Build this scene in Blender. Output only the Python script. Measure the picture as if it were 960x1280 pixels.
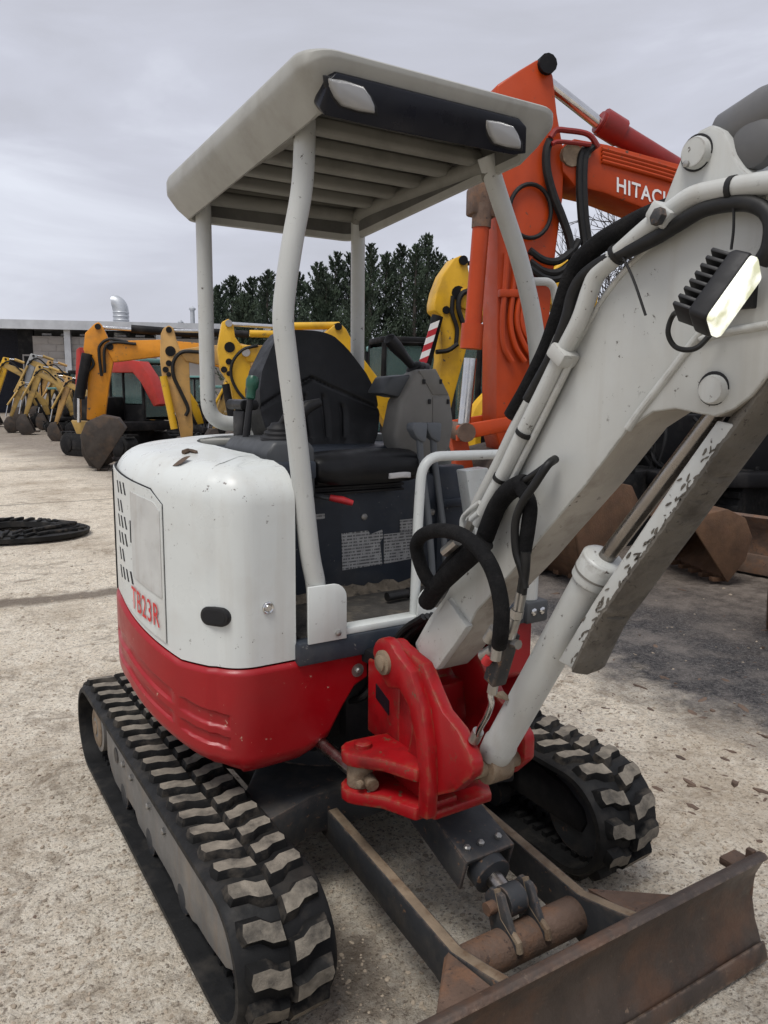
import bpy, bmesh, math, random
import numpy as np
from math import sin, cos, pi, radians, sqrt, atan2, degrees
from mathutils import Vector, Matrix
random.seed(7); rng = np.random.default_rng(11)
for o in list(bpy.data.objects): bpy.data.objects.remove(o, do_unlink=True)
SC = bpy.context.scene; COL = SC.collection

# ------------------------------------------------------------------ camera
CAM = np.array([1.34606, 2.54307, 1.65052]); YAW, PITCH, ROLL, FL = 0.55885, 0.155325, 0.0100213, 972.61
def basis():
    f = np.array([-sin(YAW)*cos(PITCH), -cos(YAW)*cos(PITCH), -sin(PITCH)])
    r = np.cross(f, [0, 0, 1.]); r /= np.linalg.norm(r); u = np.cross(r, f)
    c, s = cos(ROLL), sin(ROLL)
    return f, c*r+s*u, -s*r+c*u
CF, CR, CU = basis()
cd = bpy.data.cameras.new('camera'); co = bpy.data.objects.new('camera', cd); COL.objects.link(co)
cd.sensor_fit = 'HORIZONTAL'; cd.sensor_width = 36; cd.lens = FL/960*36; cd.clip_start = .02; cd.clip_end = 3000
M = Matrix.Identity(4)
for i in range(3): M[i][0], M[i][1], M[i][2], M[i][3] = CR[i], CU[i], -CF[i], CAM[i]
co.matrix_world = M; SC.camera = co

# ------------------------------------------------------------------ world, sun, exposure
SUN_EL, SUN_AZ = radians(66), radians(30)       # azimuth measured from +X towards +Y
wd = bpy.data.worlds.new('World'); SC.world = wd; wd.use_nodes = True
nt = wd.node_tree; N = nt.nodes; Lk = nt.links; N.clear()
out = N.new('ShaderNodeOutputWorld')
sky = N.new('ShaderNodeTexSky'); sky.sky_type = 'NISHITA'; sky.sun_disc = False
sky.sun_elevation = SUN_EL; sky.sun_rotation = pi/2-SUN_AZ; sky.dust_density = 3
bg1 = N.new('ShaderNodeBackground'); bg1.inputs[1].default_value = .10; Lk.new(sky.outputs[0], bg1.inputs[0])
tc = N.new('ShaderNodeTexCoord'); mp = N.new('ShaderNodeMapping'); mp.inputs['Scale'].default_value = (1.3, 1.3, 5.5)
mp.inputs['Rotation'].default_value = (0.0, .06, .9)
Lk.new(tc.outputs['Generated'], mp.inputs[0])
nz = N.new('ShaderNodeTexNoise'); nz.inputs['Scale'].default_value = 1.7; nz.inputs['Detail'].default_value = 7; nz.inputs['Roughness'].default_value = .52
nz.inputs['Distortion'].default_value = .35
Lk.new(mp.outputs[0], nz.inputs[0])
cr = N.new('ShaderNodeValToRGB'); e = cr.color_ramp.elements
e[0].position = .34; e[0].color = (.55, .56, .625, 1); e[1].position = .68; e[1].color = (.80, .83, .92, 1)
m = e.new(.5); m.color = (.62, .635, .72, 1)
Lk.new(nz.outputs[0], cr.inputs[0])
bg2 = N.new('ShaderNodeBackground'); bg2.inputs[1].default_value = .62; Lk.new(cr.outputs[0], bg2.inputs[0])
mx = N.new('ShaderNodeMixShader'); mx.inputs[0].default_value = .95
Lk.new(bg1.outputs[0], mx.inputs[1]); Lk.new(bg2.outputs[0], mx.inputs[2]); Lk.new(mx.outputs[0], out.inputs[0])
sl = bpy.data.lights.new('sun', 'SUN'); sl.energy = 1.5; sl.angle = radians(24); sl.color = (1, .97, .93)
so = bpy.data.objects.new('sun', sl); COL.objects.link(so)
sd = Vector((cos(SUN_EL)*cos(SUN_AZ), cos(SUN_EL)*sin(SUN_AZ), sin(SUN_EL)))
so.rotation_euler = (-sd).to_track_quat('-Z', 'Y').to_euler(); so.location = (0, 0, 30)
SC.view_settings.view_transform = 'Standard'; SC.view_settings.look = 'None'
SC.view_settings.exposure = 0.70; SC.view_settings.gamma = 1.0; SC.view_settings.use_curve_mapping = False
SC.render.engine = 'CYCLES'

# ------------------------------------------------------------------ pixel helpers (960 x 1280 photo pixels -> rays)
def ray(u, v): return CF+CR*(u-480)/FL+CU*(640-v)/FL
def PX(u, v, **k):
    d = ray(u, v); ax, val = list(k.items())[0]; i = 'xyz'.index(ax); t = (val-CAM[i])/d[i]
    return CAM+t*d
def PD(u, v, t): return CAM+t*ray(u, v)          # at depth t along the optical axis

# ------------------------------------------------------------------ materials
MATS = {}
def mat(name, base, rough=.5, metal=0., var=0.15, vscale=6., dirt=None, chips=None, bump=0., bscale=60., coat=0., streak=None, spec=.5, alpha=1., edge=None):
    """dirt=(colour, amount, scale, sharp) broad stains; chips=(colour, threshold, scale) small chipped spots; streak=(colour, amount)"""
    if name in MATS: return MATS[name]
    m = bpy.data.materials.new(name); m.use_nodes = True; t = m.node_tree; n = t.nodes; l = t.links
    b = n['Principled BSDF']; b.inputs['Roughness'].default_value = rough; b.inputs['Metallic'].default_value = metal
    b.inputs['Coat Weight'].default_value = coat; b.inputs['Coat Roughness'].default_value = .15; b.inputs['Specular IOR Level'].default_value = spec
    b.inputs['Alpha'].default_value = alpha
    tc = n.new('ShaderNodeTexCoord'); oi = n.new('ShaderNodeObjectInfo')
    ad = n.new('ShaderNodeVectorMath'); ad.operation = 'ADD'; l.new(tc.outputs['Object'], ad.inputs[0])
    sc_ = n.new('ShaderNodeVectorMath'); sc_.operation = 'SCALE'; sc_.inputs['Scale'].default_value = 17.3
    l.new(oi.outputs['Random'], sc_.inputs[0]); l.new(sc_.outputs[0], ad.inputs[1])
    V = ad.outputs[0]
    def noise(s, det=5, ro=.55, vec=None):
        q = n.new('ShaderNodeTexNoise'); q.inputs['Scale'].default_value = s; q.inputs['Detail'].default_value = det; q.inputs['Roughness'].default_value = ro
        l.new(vec or V, q.inputs[0]); return q.outputs[0]
    def ramp(x, a, bb):
        q = n.new('ShaderNodeMapRange'); q.inputs[1].default_value = a; q.inputs[2].default_value = bb; q.clamp = True; l.new(x, q.inputs[0]); return q.outputs[0]
    def mixc(f, A, B):
        q = n.new('ShaderNodeMix'); q.data_type = 'RGBA'
        if isinstance(f, float): q.inputs[0].default_value = f
        else: l.new(f, q.inputs[0])
        for s_, val in ((6, A), (7, B)):
            if isinstance(val, tuple): q.inputs[s_].default_value = (*val, 1)
            else: l.new(val, q.inputs[s_])
        return q.outputs[2]
    def mul(x, k):
        q = n.new('ShaderNodeMath'); q.operation = 'MULTIPLY'; l.new(x, q.inputs[0])
        if isinstance(k, (int, float)): q.inputs[1].default_value = k
        else: l.new(k, q.inputs[1])
        return q.outputs[0]
    lo = tuple(max(0, c*(1-var)) for c in base); hi = tuple(min(1, c*(1+var)) for c in base)
    c = mixc(ramp(noise(vscale), .3, .7), lo, hi)
    R = None
    if dirt:
        f = mul(ramp(noise(dirt[2], 8, .62), .5-.0, .5+dirt[3]), dirt[1]); c = mixc(f, c, dirt[0]); R = f
    if streak:
        mp = n.new('ShaderNodeMapping'); mp.inputs['Scale'].default_value = (streak[2], streak[2], streak[2]*.06); l.new(V, mp.inputs[0])
        f = mul(ramp(noise(1, 6, .6, mp.outputs[0]), .52, .75), streak[1]); c = mixc(f, c, streak[0])
    if chips:
        f = ramp(noise(chips[2], 6, .7), chips[1], chips[1]+.03)
        f = mul(f, ramp(noise(chips[2]*.13, 2), .45, .55)); c = mixc(f, c, chips[0])
    if edge:     # worn edges: (colour, bevel radius, amount)
        bv = n.new('ShaderNodeBevel'); bv.samples = 4; bv.inputs[0].default_value = edge[1]; gm_ = n.new('ShaderNodeNewGeometry')
        dt = n.new('ShaderNodeVectorMath'); dt.operation = 'DOT_PRODUCT'; l.new(bv.outputs[0], dt.inputs[0]); l.new(gm_.outputs['True Normal'], dt.inputs[1])
        e0_ = ramp(dt.outputs['Value'], .985, .90); nn_ = ramp(noise(38, 5, .65), .44, .58); c = mixc(mul(mul(e0_, nn_), edge[2]), c, edge[0])
    l.new(c, b.inputs['Base Color'])
    rr = n.new('ShaderNodeMapRange'); rr.inputs[1].default_value = .25; rr.inputs[2].default_value = .75
    rr.inputs[3].default_value = max(.03, rough-.12); rr.inputs[4].default_value = min(1, rough+.18)
    l.new(noise(vscale*2.3, 6, .6), rr.inputs[0]); l.new(rr.outputs[0], b.inputs['Roughness'])
    if bump:
        bp_ = n.new('ShaderNodeBump'); bp_.inputs['Strength'].default_value = bump; bp_.inputs['Distance'].default_value = .01
        l.new(noise(bscale, 8, .65), bp_.inputs['Height']); l.new(bp_.outputs[0], b.inputs['Normal'])
    MATS[name] = m; return m
GRIME = (.16, .13, .10)
mat('white_paint', (.60, .625, .605), .30, var=.04, vscale=4, dirt=((.46, .44, .40), .40, 5., .28), chips=((.12, .10, .09), .635, 45.), streak=((.40, .36, .30), .3, 14.), coat=.0, spec=.4)
mat('boom_paint', (.47, .48, .458), .36, var=.05, vscale=4, dirt=((.31, .29, .255), .5, 4., .3), chips=((.07, .055, .045), .63, 48.), streak=((.34, .31, .26), .35, 18.), coat=.0, spec=.4, edge=((.16, .135, .11), .006, .75))
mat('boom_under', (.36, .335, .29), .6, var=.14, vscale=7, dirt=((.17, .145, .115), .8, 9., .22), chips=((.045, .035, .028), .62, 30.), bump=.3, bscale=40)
mat('mud_plate', (.125, .112, .092), .85, var=.2, vscale=9, dirt=((.055, .047, .038), .9, 10., .15), chips=((.050, .042, .035), .60, 70.), streak=((.075, .062, .05), .9, 16.), bump=.8, bscale=35)
mat('canopy_shell', (.33, .328, .30), .5, var=.06, vscale=5, dirt=((.22, .21, .18), .6, 7., .25), streak=((.22, .21, .18), .4, 12.))
mat('red_paint', (.28, .0022, .006), .36, var=.08, vscale=5, dirt=((.22, .008, .010), .5, 6., .25), chips=((.42, .27, .20), .645, 40.), coat=.15, spec=.4)
mat('red_worn', (.29, .0035, .0065), .40, var=.12, vscale=6, dirt=((.10, .006, .006), .75, 7., .2), chips=((.13, .055, .03), .60, 26.), coat=.1, spec=.4, edge=((.20, .10, .05), .014, .9))
mat('slate_paint', (.030, .037, .049), .42, spec=.3, var=.2, vscale=8, dirt=((.11, .105, .095), .45, 7., .3), chips=((.25, .24, .22), .65, 50.))
mat('floor_dirt', (.060, .055, .048), .85, var=.3, vscale=20, dirt=((.17, .145, .11), .8, 14., .2), bump=.5, bscale=80)
mat('dirt_pile', (.20, .165, .12), .95, var=.3, vscale=30, dirt=((.04, .035, .03), .9, 25., .15), bump=1., bscale=90)
mat('vinyl', (.0055, .0056, .0063), .38, var=.25, vscale=10, dirt=((.022, .021, .020), .5, 8., .3), bump=.06, bscale=250, spec=.3)
mat('black_plastic', (.010, .010, .011), .5, var=.25, vscale=8, dirt=((.04, .037, .032), .5, 9., .3), spec=.35)
mat('grey_plastic', (.165, .158, .142), .55, var=.12, vscale=8, dirt=((.19, .18, .16), .4, 8., .3))
mat('dark_grey_plastic', (.052, .056, .060), .5, var=.15, vscale=8, dirt=((.10, .095, .085), .4, 8., .3))
mat('hose_rubber', (.007, .007, .007), .5, var=.3, vscale=20, dirt=((.03, .028, .025), .4, 16., .25), spec=.35)
mat('hose_sleeve', (.006, .006, .0065), .9, var=.3, vscale=40, dirt=((.02, .018, .017), .5, 20., .25), bump=.5, bscale=180, spec=.2)
mat('track_rubber', (.011, .0112, .0115), .6, var=.3, vscale=12, dirt=((.075, .066, .055), .5, 8., .25), bump=.15, bscale=90, spec=.22)
mat('lug_side', (.010, .010, .010), .7, var=.3, vscale=14, dirt=((.10, .085, .068), .6, 14., .18), bump=.2, bscale=120, spec=.2)
mat('lug_top', (.20, .176, .14), .85, var=.35, vscale=25, dirt=((.045, .040, .034), .95, 13., .20), bump=.5, bscale=140)
mat('frame_grey', (.155, .15, .14), .6, var=.2, vscale=7, dirt=((.26, .22, .17), .6, 6., .25), streak=((.22, .14, .08), .4, 20.), bump=.1)
mat('under_grey', (.033, .035, .038), .5, var=.2, vscale=8, spec=.3, dirt=((.11, .095, .075), .6, 7., .25), chips=((.17, .10, .06), .62, 40.), bump=.1, edge=((.17, .12, .09), .012, .8))
mat('steel', (.42, .41, .39), .38, 1., var=.15, vscale=20, dirt=((.16, .13, .10), .5, 20., .25))
mat('bolt_steel', (.34, .33, .31), .45, .85, var=.15, vscale=20)
mat('chrome', (.58, .58, .58), .14, 1., var=.08, vscale=10)
mat('chrome_dirty', (.30, .28, .26), .25, 1., var=.15, vscale=10, dirt=((.12, .10, .09), .5, 9., .25))
mat('rust', (.105, .066, .046), .72, var=.3, vscale=9, dirt=((.20, .095, .045), .75, 11., .2), chips=((.05, .03, .022), .6, 40.), bump=.5, bscale=90)
mat('blade_rust', (.070, .053, .043), .46, .3, var=.3, vscale=7, dirt=((.15, .075, .042), .6, 5., .15), streak=((.045, .034, .029), .6, 22.), chips=((.24, .17, .12), .64, 45.), bump=.25, bscale=70, edge=((.25, .18, .13), .012, .8))
mat('rust_edge', (.20, .15, .10), .7, var=.25, vscale=14, dirt=((.11, .065, .035), .8, 16., .15), bump=.4, bscale=120)
mat('rust_bright', (.10, .052, .026), .8, var=.3, vscale=8, dirt=((.11, .055, .03), .8, 9., .2), bump=.4)
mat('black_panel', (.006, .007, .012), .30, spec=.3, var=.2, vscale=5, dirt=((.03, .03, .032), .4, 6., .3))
mat('dark', (.007, .007, .008), .8, var=.2)
mat('slot_dark', (.012, .012, .013), .8, var=.1)
mat('lettering_red', (.56, .035, .035), .4, var=.06, chips=((.62, .62, .6), .72, 90.))
mat('lettering_white', (.78, .78, .77), .45, var=.05)
mat('green_knob', (.012, .075, .045), .35, var=.1)
mat('red_grip', (.50, .02, .025), .4, var=.1, dirt=((.15, .02, .02), .5, 20., .2))
mat('pale_handle', (.55, .54, .53), .5, var=.08)
mat('leaf_brown', (.085, .055, .035), .7, var=.3, vscale=40)
mat('grimy_shaded_frame', (.19, .185, .16), .6, var=.1, vscale=5, dirt=((.10, .095, .08), .7, 6., .25)); mat('roof_lining', (.075, .073, .066), .7, var=.2, dirt=((.13, .125, .11), .6, 5., .25))  # grimy canopy underside; shade under the roof is also darkened into both colours
mat('lever_grey', (.115, .125, .135), .5, var=.1)
mat('red_white_red', (.45, .02, .03), .45, var=.1); mat('orange_dark', (.22, .012, .009), .45, var=.15, dirt=((.13, .03, .02), .6, 4., .2))
mat('orange_paint', (.41, .046, .0045), .42, var=.1, vscale=2.5, dirt=((.27, .035, .010), .6, 2.2, .25), chips=((.10, .05, .03), .62, 12.), coat=.0, spec=.35)
mat('yellow_paint', (.60, .34, .010), .42, var=.1, vscale=2., dirt=((.32, .18, .02), .6, 3., .2), chips=((.10, .075, .05), .61, 11.))
mat('amber_paint', (.62, .235, .006), .42, var=.1, vscale=2., dirt=((.30, .13, .02), .65, 3., .2), chips=((.10, .075, .05), .61, 11.))
mat('tan_paint', (.47, .275, .085), .5, var=.15, vscale=2., dirt=((.24, .15, .07), .75, 3., .2), chips=((.16, .12, .08), .65, 12.))
mat('faded_yellow', (.42, .27, .075), .5, var=.2, vscale=2., dirt=((.15, .11, .06), .8, 3., .2), chips=((.14, .10, .07), .63, 10.))
mat('red_machine', (.36, .018, .010), .45, var=.12, dirt=((.2, .03, .02), .5, 2., .25))
mat('grey_machine', (.33, .34, .34), .5, var=.1, dirt=((.22, .20, .17), .5, 2., .25))
mat('teal_paint', (.12, .27, .25), .45, var=.12, dirt=((.08, .13, .12), .5, 2., .25))
mat('machine_dark', (.007, .007, .008), .6, spec=.2, var=.3, vscale=3, dirt=((.06, .055, .05), .5, 3., .25))
mat('bucket_steel', (.045, .036, .030), .65, .2, var=.35, vscale=5, dirt=((.12, .075, .045), .6, 4., .2), bump=.3, bscale=30)
mat('cab_glass', (.10, .16, .15), .12, var=.1, alpha=.55)
mat('block_wall', (.36, .34, .32), .9, var=.12, vscale=.6, dirt=((.22, .20, .19), .6, .5, .3))
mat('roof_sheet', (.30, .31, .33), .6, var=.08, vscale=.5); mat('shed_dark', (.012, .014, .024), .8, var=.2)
mat('galvanised', (.50, .52, .54), .42, .6, var=.12, vscale=2.)
mat('bark', (.055, .045, .038), .9, var=.3, vscale=4); mat('bare_bark', (.040, .034, .031), .9, var=.3, vscale=4)
mat('conifer', (.036, .056, .034), .75, var=.55, vscale=.8, dirt=((.060, .082, .040), .6, 1.6, .25))
mat('hedge', (.045, .065, .022), .75, var=.4, vscale=.8)
mat('stone_chip', (.30, .25, .19), .9, var=.4, vscale=9); mat('wood_chip', (.105, .070, .050), .85, var=.4, vscale=7)
# lamp lens, LED lens, decals
def lens_mat():
    m = bpy.data.materials.new('lamp_lens'); m.use_nodes = True; t = m.node_tree; b = t.nodes['Principled BSDF']
    b.inputs['Base Color'].default_value = (.42, .42, .41, 1); b.inputs['Roughness'].default_value = .22; b.inputs['Metallic'].default_value = .4; b.inputs['Coat Weight'].default_value = .8
    w = t.nodes.new('ShaderNodeTexWave'); w.inputs['Scale'].default_value = 120; w.inputs['Distortion'].default_value = 0.; w.bands_direction = 'X'
    tc = t.nodes.new('ShaderNodeTexCoord'); t.links.new(tc.outputs['Object'], w.inputs[0])
    bp_ = t.nodes.new('ShaderNodeBump'); bp_.inputs['Strength'].default_value = .6; bp_.inputs['Distance'].default_value = .004
    t.links.new(w.outputs[1], bp_.inputs['Height']); t.links.new(bp_.outputs[0], b.inputs['Normal']); MATS['lamp_lens'] = m
lens_mat()
def led_mat():
    m = bpy.data.materials.new('led_lens'); m.use_nodes = True; t = m.node_tree; b = t.nodes['Principled BSDF']
    b.inputs['Base Color'].default_value = (.75, .76, .62, 1); b.inputs['Roughness'].default_value = .15
    tc = t.nodes.new('ShaderNodeTexCoord'); w = t.nodes.new('ShaderNodeTexNoise'); w.inputs['Scale'].default_value = 28; w.inputs['Detail'].default_value = 3
    t.links.new(tc.outputs['Object'], w.inputs[0])
    r = t.nodes.new('ShaderNodeValToRGB'); r.color_ramp.elements[0].position = .36; r.color_ramp.elements[0].color = (.45, .46, .27, 1)
    r.color_ramp.elements[1].position = .52; r.color_ramp.elements[1].color = (1, 1, .92, 1); t.links.new(w.outputs[0], r.inputs[0])
    wv = t.nodes.new('ShaderNodeTexWave'); wv.inputs['Scale'].default_value = 70; t.links.new(tc.outputs['Object'], wv.inputs[0])
    mm = t.nodes.new('ShaderNodeMix'); mm.data_type = 'RGBA'; mm.blend_type = 'MULTIPLY'; mm.inputs[0].default_value = .35; t.links.new(r.outputs[0], mm.inputs[6]); t.links.new(wv.outputs[0], mm.inputs[7]); r = mm
    t.links.new(mm.outputs[2], b.inputs['Emission Color']); b.inputs['Emission Strength'].default_value = .62; MATS['led_lens'] = m
led_mat()
def decal_mat(name, seed):
    m = bpy.data.materials.new(name); m.use_nodes = True; t = m.node_tree; n = t.nodes; l = t.links; b = n['Principled BSDF']; b.inputs['Roughness'].default_value = .5
    tc = n.new('ShaderNodeTexCoord'); mp = n.new('ShaderNodeMapping'); mp.inputs['Scale'].default_value = (300, 300, 1); mp.inputs['Location'].default_value = (seed, 0, 0)
    l.new(tc.outputs['Object'], mp.inputs[0])
    br = n.new('ShaderNodeTexWave'); br.wave_type = 'BANDS'; br.bands_direction = 'Z'; br.inputs['Scale'].default_value = 26; br.inputs['Distortion'].default_value = 0
    l.new(tc.outputs['Object'], br.inputs[0])
    nn = n.new('ShaderNodeTexNoise'); nn.inputs['Scale'].default_value = 1.; nn.inputs['Detail'].default_value = 2
    mp.inputs['Scale'].default_value = (160, 160, 25); l.new(mp.outputs[0], nn.inputs[0])
    a = n.new('ShaderNodeMapRange'); a.inputs[1].default_value = .45; a.inputs[2].default_value = .5; l.new(nn.outputs[0], a.inputs[0])
    c = n.new('ShaderNodeMapRange'); c.inputs[1].default_value = .45; c.inputs[2].default_value = .6; l.new(br.outputs[1], c.inputs[0])
    mu = n.new('ShaderNodeMath'); mu.operation = 'MULTIPLY'; l.new(a.outputs[0], mu.inputs[0]); l.new(c.outputs[0], mu.inputs[1])
    d = n.new('ShaderNodeTexNoise'); d.inputs['Scale'].default_value = 22; d.inputs['Detail'].default_value = 6; l.new(tc.outputs['Object'], d.inputs[0])
    x = n.new('ShaderNodeMix'); x.data_type = 'RGBA'; x.inputs[6].default_value = (.52, .52, .50, 1); x.inputs[7].default_value = (.20, .20, .20, 1); l.new(d.outputs[0], x.inputs[0])
    y = n.new('ShaderNodeMix'); y.data_type = 'RGBA'; l.new(mu.outputs[0], y.inputs[0]); l.new(x.outputs[2], y.inputs[6]); y.inputs[7].default_value = (.10, .10, .10, 1)
    l.new(y.outputs[2], b.inputs['Base Color']); MATS[name] = m
decal_mat('decal_print', 0)

# ------------------------------------------------------------------ mesh builder
class MB:
    def __init__(s): s.v = []; s.f = []; s.mi = []
    def add(s, vs, fs, mi=0):
        o = len(s.v); s.v += [tuple(float(c) for c in p) for p in vs]; s.f += [tuple(i+o for i in f) for f in fs]; s.mi += [mi]*len(fs); return s
    def box(s, c, size, R=None, mi=0):
        hx, hy, hz = [q/2 for q in size]; P = [(-hx, -hy, -hz), (hx, -hy, -hz), (hx, hy, -hz), (-hx, hy, -hz), (-hx, -hy, hz), (hx, -hy, hz), (hx, hy, hz), (-hx, hy, hz)]
        if R is not None: P = [tuple(R @ Vector(p)) for p in P]
        return s.add([(p[0]+c[0], p[1]+c[1], p[2]+c[2]) for p in P], [(0, 3, 2, 1), (4, 5, 6, 7), (0, 1, 5, 4), (1, 2, 6, 5), (2, 3, 7, 6), (3, 0, 4, 7)], mi)
    def b2(s, a, b, mi=0): return s.box([(p+q)/2 for p, q in zip(a, b)], [abs(q-p) for p, q in zip(a, b)], None, mi)
    def loft(s, rings, closed=True, caps=True, mi=0):
        n = len(rings[0]); o = len(s.v)
        for r in rings: s.v += [tuple(float(c) for c in p) for p in r]
        for k in range(len(rings)-1):
            for i in range(n if closed else n-1):
                j = (i+1) % n; s.f.append((o+k*n+i, o+k*n+j, o+(k+1)*n+j, o+(k+1)*n+i)); s.mi.append(mi)
        if caps and closed:
            s.f.append(tuple(o+i for i in range(n))[::-1]); s.mi.append(mi); q = o+(len(rings)-1)*n; s.f.append(tuple(q+i for i in range(n))); s.mi.append(mi)
        return s
    def prism(s, pts, a0, a1, axis='x', mi=0):
        def P(p, a): return {'x': (a, p[0], p[1]), 'y': (p[0], a, p[1]), 'z': (p[0], p[1], a)}[axis]
        return s.loft([[P(p, a0) for p in pts], [P(p, a1) for p in pts]], True, True, mi)
    def tube(s, pts, r, n=10, closed=False, mi=0):
        pts = [Vector([float(c) for c in p]) for p in pts]; rr = r if isinstance(r, (list, tuple)) else [r]*len(pts); rings = []; up = None
        for i, p in enumerate(pts):
            if closed: t = (pts[(i+1) % len(pts)]-pts[i-1]).normalized()
            else: t = (pts[min(i+1, len(pts)-1)]-pts[max(i-1, 0)]).normalized()
            if up is None:
                up = t.cross(Vector((0, 0, 1)) if abs(t.z) < .9 else Vector((1, 0, 0))).normalized()
            up = (up-t*up.dot(t)).normalized(); w = t.cross(up)
            rings.append([p+(up*cos(2*pi*k/n)+w*sin(2*pi*k/n))*rr[i] for k in range(n)])
        if closed: rings.append(rings[0]); return s.loft(rings, True, False, mi)
        return s.loft(rings, True, True, mi)
    def cyl(s, a, b, r, r2=None, n=20, mi=0): return s.tube([a, b], [r, r if r2 is None else r2], n, False, mi)
    def lathe(s, prof, o, ax, n=24, mi=0):
        ax = Vector(ax).normalized(); u = ax.cross(Vector((0, 0, 1)) if abs(ax.z) < .9 else Vector((1, 0, 0))).normalized(); w = ax.cross(u); o = Vector([float(c) for c in o])
        return s.loft([[o+ax*h+(u*cos(2*pi*k/n)+w*sin(2*pi*k/n))*max(r, 1e-4) for k in range(n)] for r, h in prof], True, True, mi)
    def build(s, name, mats, parent=None, bevel=0, seg=2, ang=35, smooth=40, bang=30):
        me = bpy.data.meshes.new(name); me.from_pydata(s.v, [], s.f)
        mats = [mats] if isinstance(mats, str) else mats
        for q in mats: me.materials.append(MATS[q])
        if len(mats) > 1: me.polygons.foreach_set('material_index', s.mi)
        bm = bmesh.new(); bm.from_mesh(me)
        bmesh.ops.recalc_face_normals(bm, faces=bm.faces)
        if bevel:
            es = [e_ for e_ in bm.edges if len(e_.link_faces) == 2 and e_.calc_face_angle(0) > radians(bang)]
            bmesh.ops.bevel(bm, geom=es, offset=bevel, segments=seg, profile=.5, affect='EDGES', clamp_overlap=True)
        bm.to_mesh(me); bm.free()
        me.polygons.foreach_set('use_smooth', [True]*len(me.polygons)); me.set_sharp_from_angle(angle=radians(smooth))
        o = bpy.data.objects.new(name, me); COL.objects.link(o); o.parent = parent; return o
def empty(name, loc=(0, 0, 0), rz=0):
    o = bpy.data.objects.new(name, None); COL.objects.link(o); o.location = loc; o.rotation_euler = (0, 0, rz); o.empty_display_size = .2; return o
def tag(o, label=None, cat=None, group=None, kind=None):
    for k, v in (('label', label), ('category', cat), ('group', group), ('kind', kind)):
        if v: o[k] = v
    return o
def spline(pts, n=8):
    P = [np.array(p, float) for p in pts]; P = [2*P[0]-P[1]]+P+[2*P[-1]-P[-2]]; out = []
    for i in range(1, len(P)-2):
        for k in range(n):
            t = k/n; a, b, c, d = P[i-1:i+3]
            out.append(.5*((2*b)+(-a+c)*t+(2*a-5*b+4*c-d)*t*t+(-a+3*b-3*c+d)*t**3))
    out.append(P[-2]); return out
def fillet(pts, r, n=6):
    P = [np.array(p, float) for p in pts]; out = [P[0]]
    for i in range(1, len(P)-1):
        a, b, c = P[i-1], P[i], P[i+1]; d1 = a-b; d2 = c-b; l1, l2 = np.linalg.norm(d1), np.linalg.norm(d2); q = min(r, l1*.48, l2*.48)
        s, e_ = b+d1/l1*q, b+d2/l2*q
        for k in range(n+1): t = k/n; out.append((1-t)**2*s+2*t*(1-t)*b+t*t*e_)
    out.append(P[-1]); return out
def rrect(x0, x1, y0, y1, r, n=5):
    o = []
    for cx, cy, a in ((x1-r, y1-r, 0), (x0+r, y1-r, 90), (x0+r, y0+r, 180), (x1-r, y0+r, 270)):
        for k in range(n+1): t = radians(a+90*k/n); o.append((cx+r*cos(t), cy+r*sin(t)))
    return o
def arc(cx, cy, r, a0, a1, n=8): return [(cx+r*cos(radians(a0+(a1-a0)*k/n)), cy+r*sin(radians(a0+(a1-a0)*k/n))) for k in range(n+1)]
def text_mesh(txt, size, offset=0.0, extrude=0.0):
    cu = bpy.data.curves.new('t', 'FONT'); cu.body = txt; cu.size = size; cu.offset = offset; cu.extrude = extrude; cu.resolution_u = 3; cu.space_character = 1.08
    ob = bpy.data.objects.new('t', cu); COL.objects.link(ob); dg = bpy.context.evaluated_depsgraph_get(); me = bpy.data.meshes.new_from_object(ob.evaluated_get(dg))
    bpy.data.objects.remove(ob, do_unlink=True); bpy.data.curves.remove(cu); return me
# ------------------------------------------------------------------ ground
def vnoise(x, y, s, seed):
    g = np.random.default_rng(seed).random((256, 256)); X = x*s; Y = y*s; i = np.floor(X).astype(int); j = np.floor(Y).astype(int); fx = X-i; fy = Y-j
    fx = fx*fx*(3-2*fx); fy = fy*fy*(3-2*fy); i %= 256; j %= 256; i1 = (i+1) % 256; j1 = (j+1) % 256
    return (g[i, j]*(1-fx)+g[i1, j]*fx)*(1-fy)+(g[i, j1]*(1-fx)+g[i1, j1]*fx)*fy
def ground_h(x, y):
    h = (vnoise(x, y, 1.3, 1)-.5)*.012+(vnoise(x, y, 5, 2)-.5)*.009+(vnoise(x, y, 13, 3)-.5)*.008+(vnoise(x, y, 31, 4)-.5)*.006
    edge = -2.05+(vnoise(x, y, 1.1, 9)-.5)*.5+(vnoise(x, y, 6, 8)-.5)*.12
    h = h-.018*np.clip((edge-x)/.12, 0, 1)
    return h-.012
def lines(lo, hi, step, far):
    a = list(np.arange(lo, hi, step)); d = step; x = hi
    while x < far: a.append(x); d *= 1.13; x += d
    a.append(far); d = step; x = lo
    b = []
    while x > -far: x -= d; d *= 1.13; b.append(x)
    return np.array(sorted(set([round(q, 4) for q in a+b])))
gx = lines(-4.2, 1.6, .02, 900); gy = lines(-4.6, 2.0, .02, 900)
X, Y = np.meshgrid(gx, gy); dist = np.sqrt((X-CAM[0])**2+(Y-CAM[1])**2)
Z = ground_h(X, Y)*np.clip(1.6-dist/14, .0, 1)
nx, ny = len(gx), len(gy)
vs = np.stack([X, Y, Z], -1).reshape(-1, 3); idx = np.arange(nx*ny).reshape(ny, nx)
fs = np.stack([idx[:-1, :-1], idx[:-1, 1:], idx[1:, 1:], idx[1:, :-1]], -1).reshape(-1, 4)
me = bpy.data.meshes.new('ground'); me.vertices.add(len(vs)); me.vertices.foreach_set('co', vs.ravel()); me.loops.add(fs.size); me.loops.foreach_set('vertex_index', fs.ravel())
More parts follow.
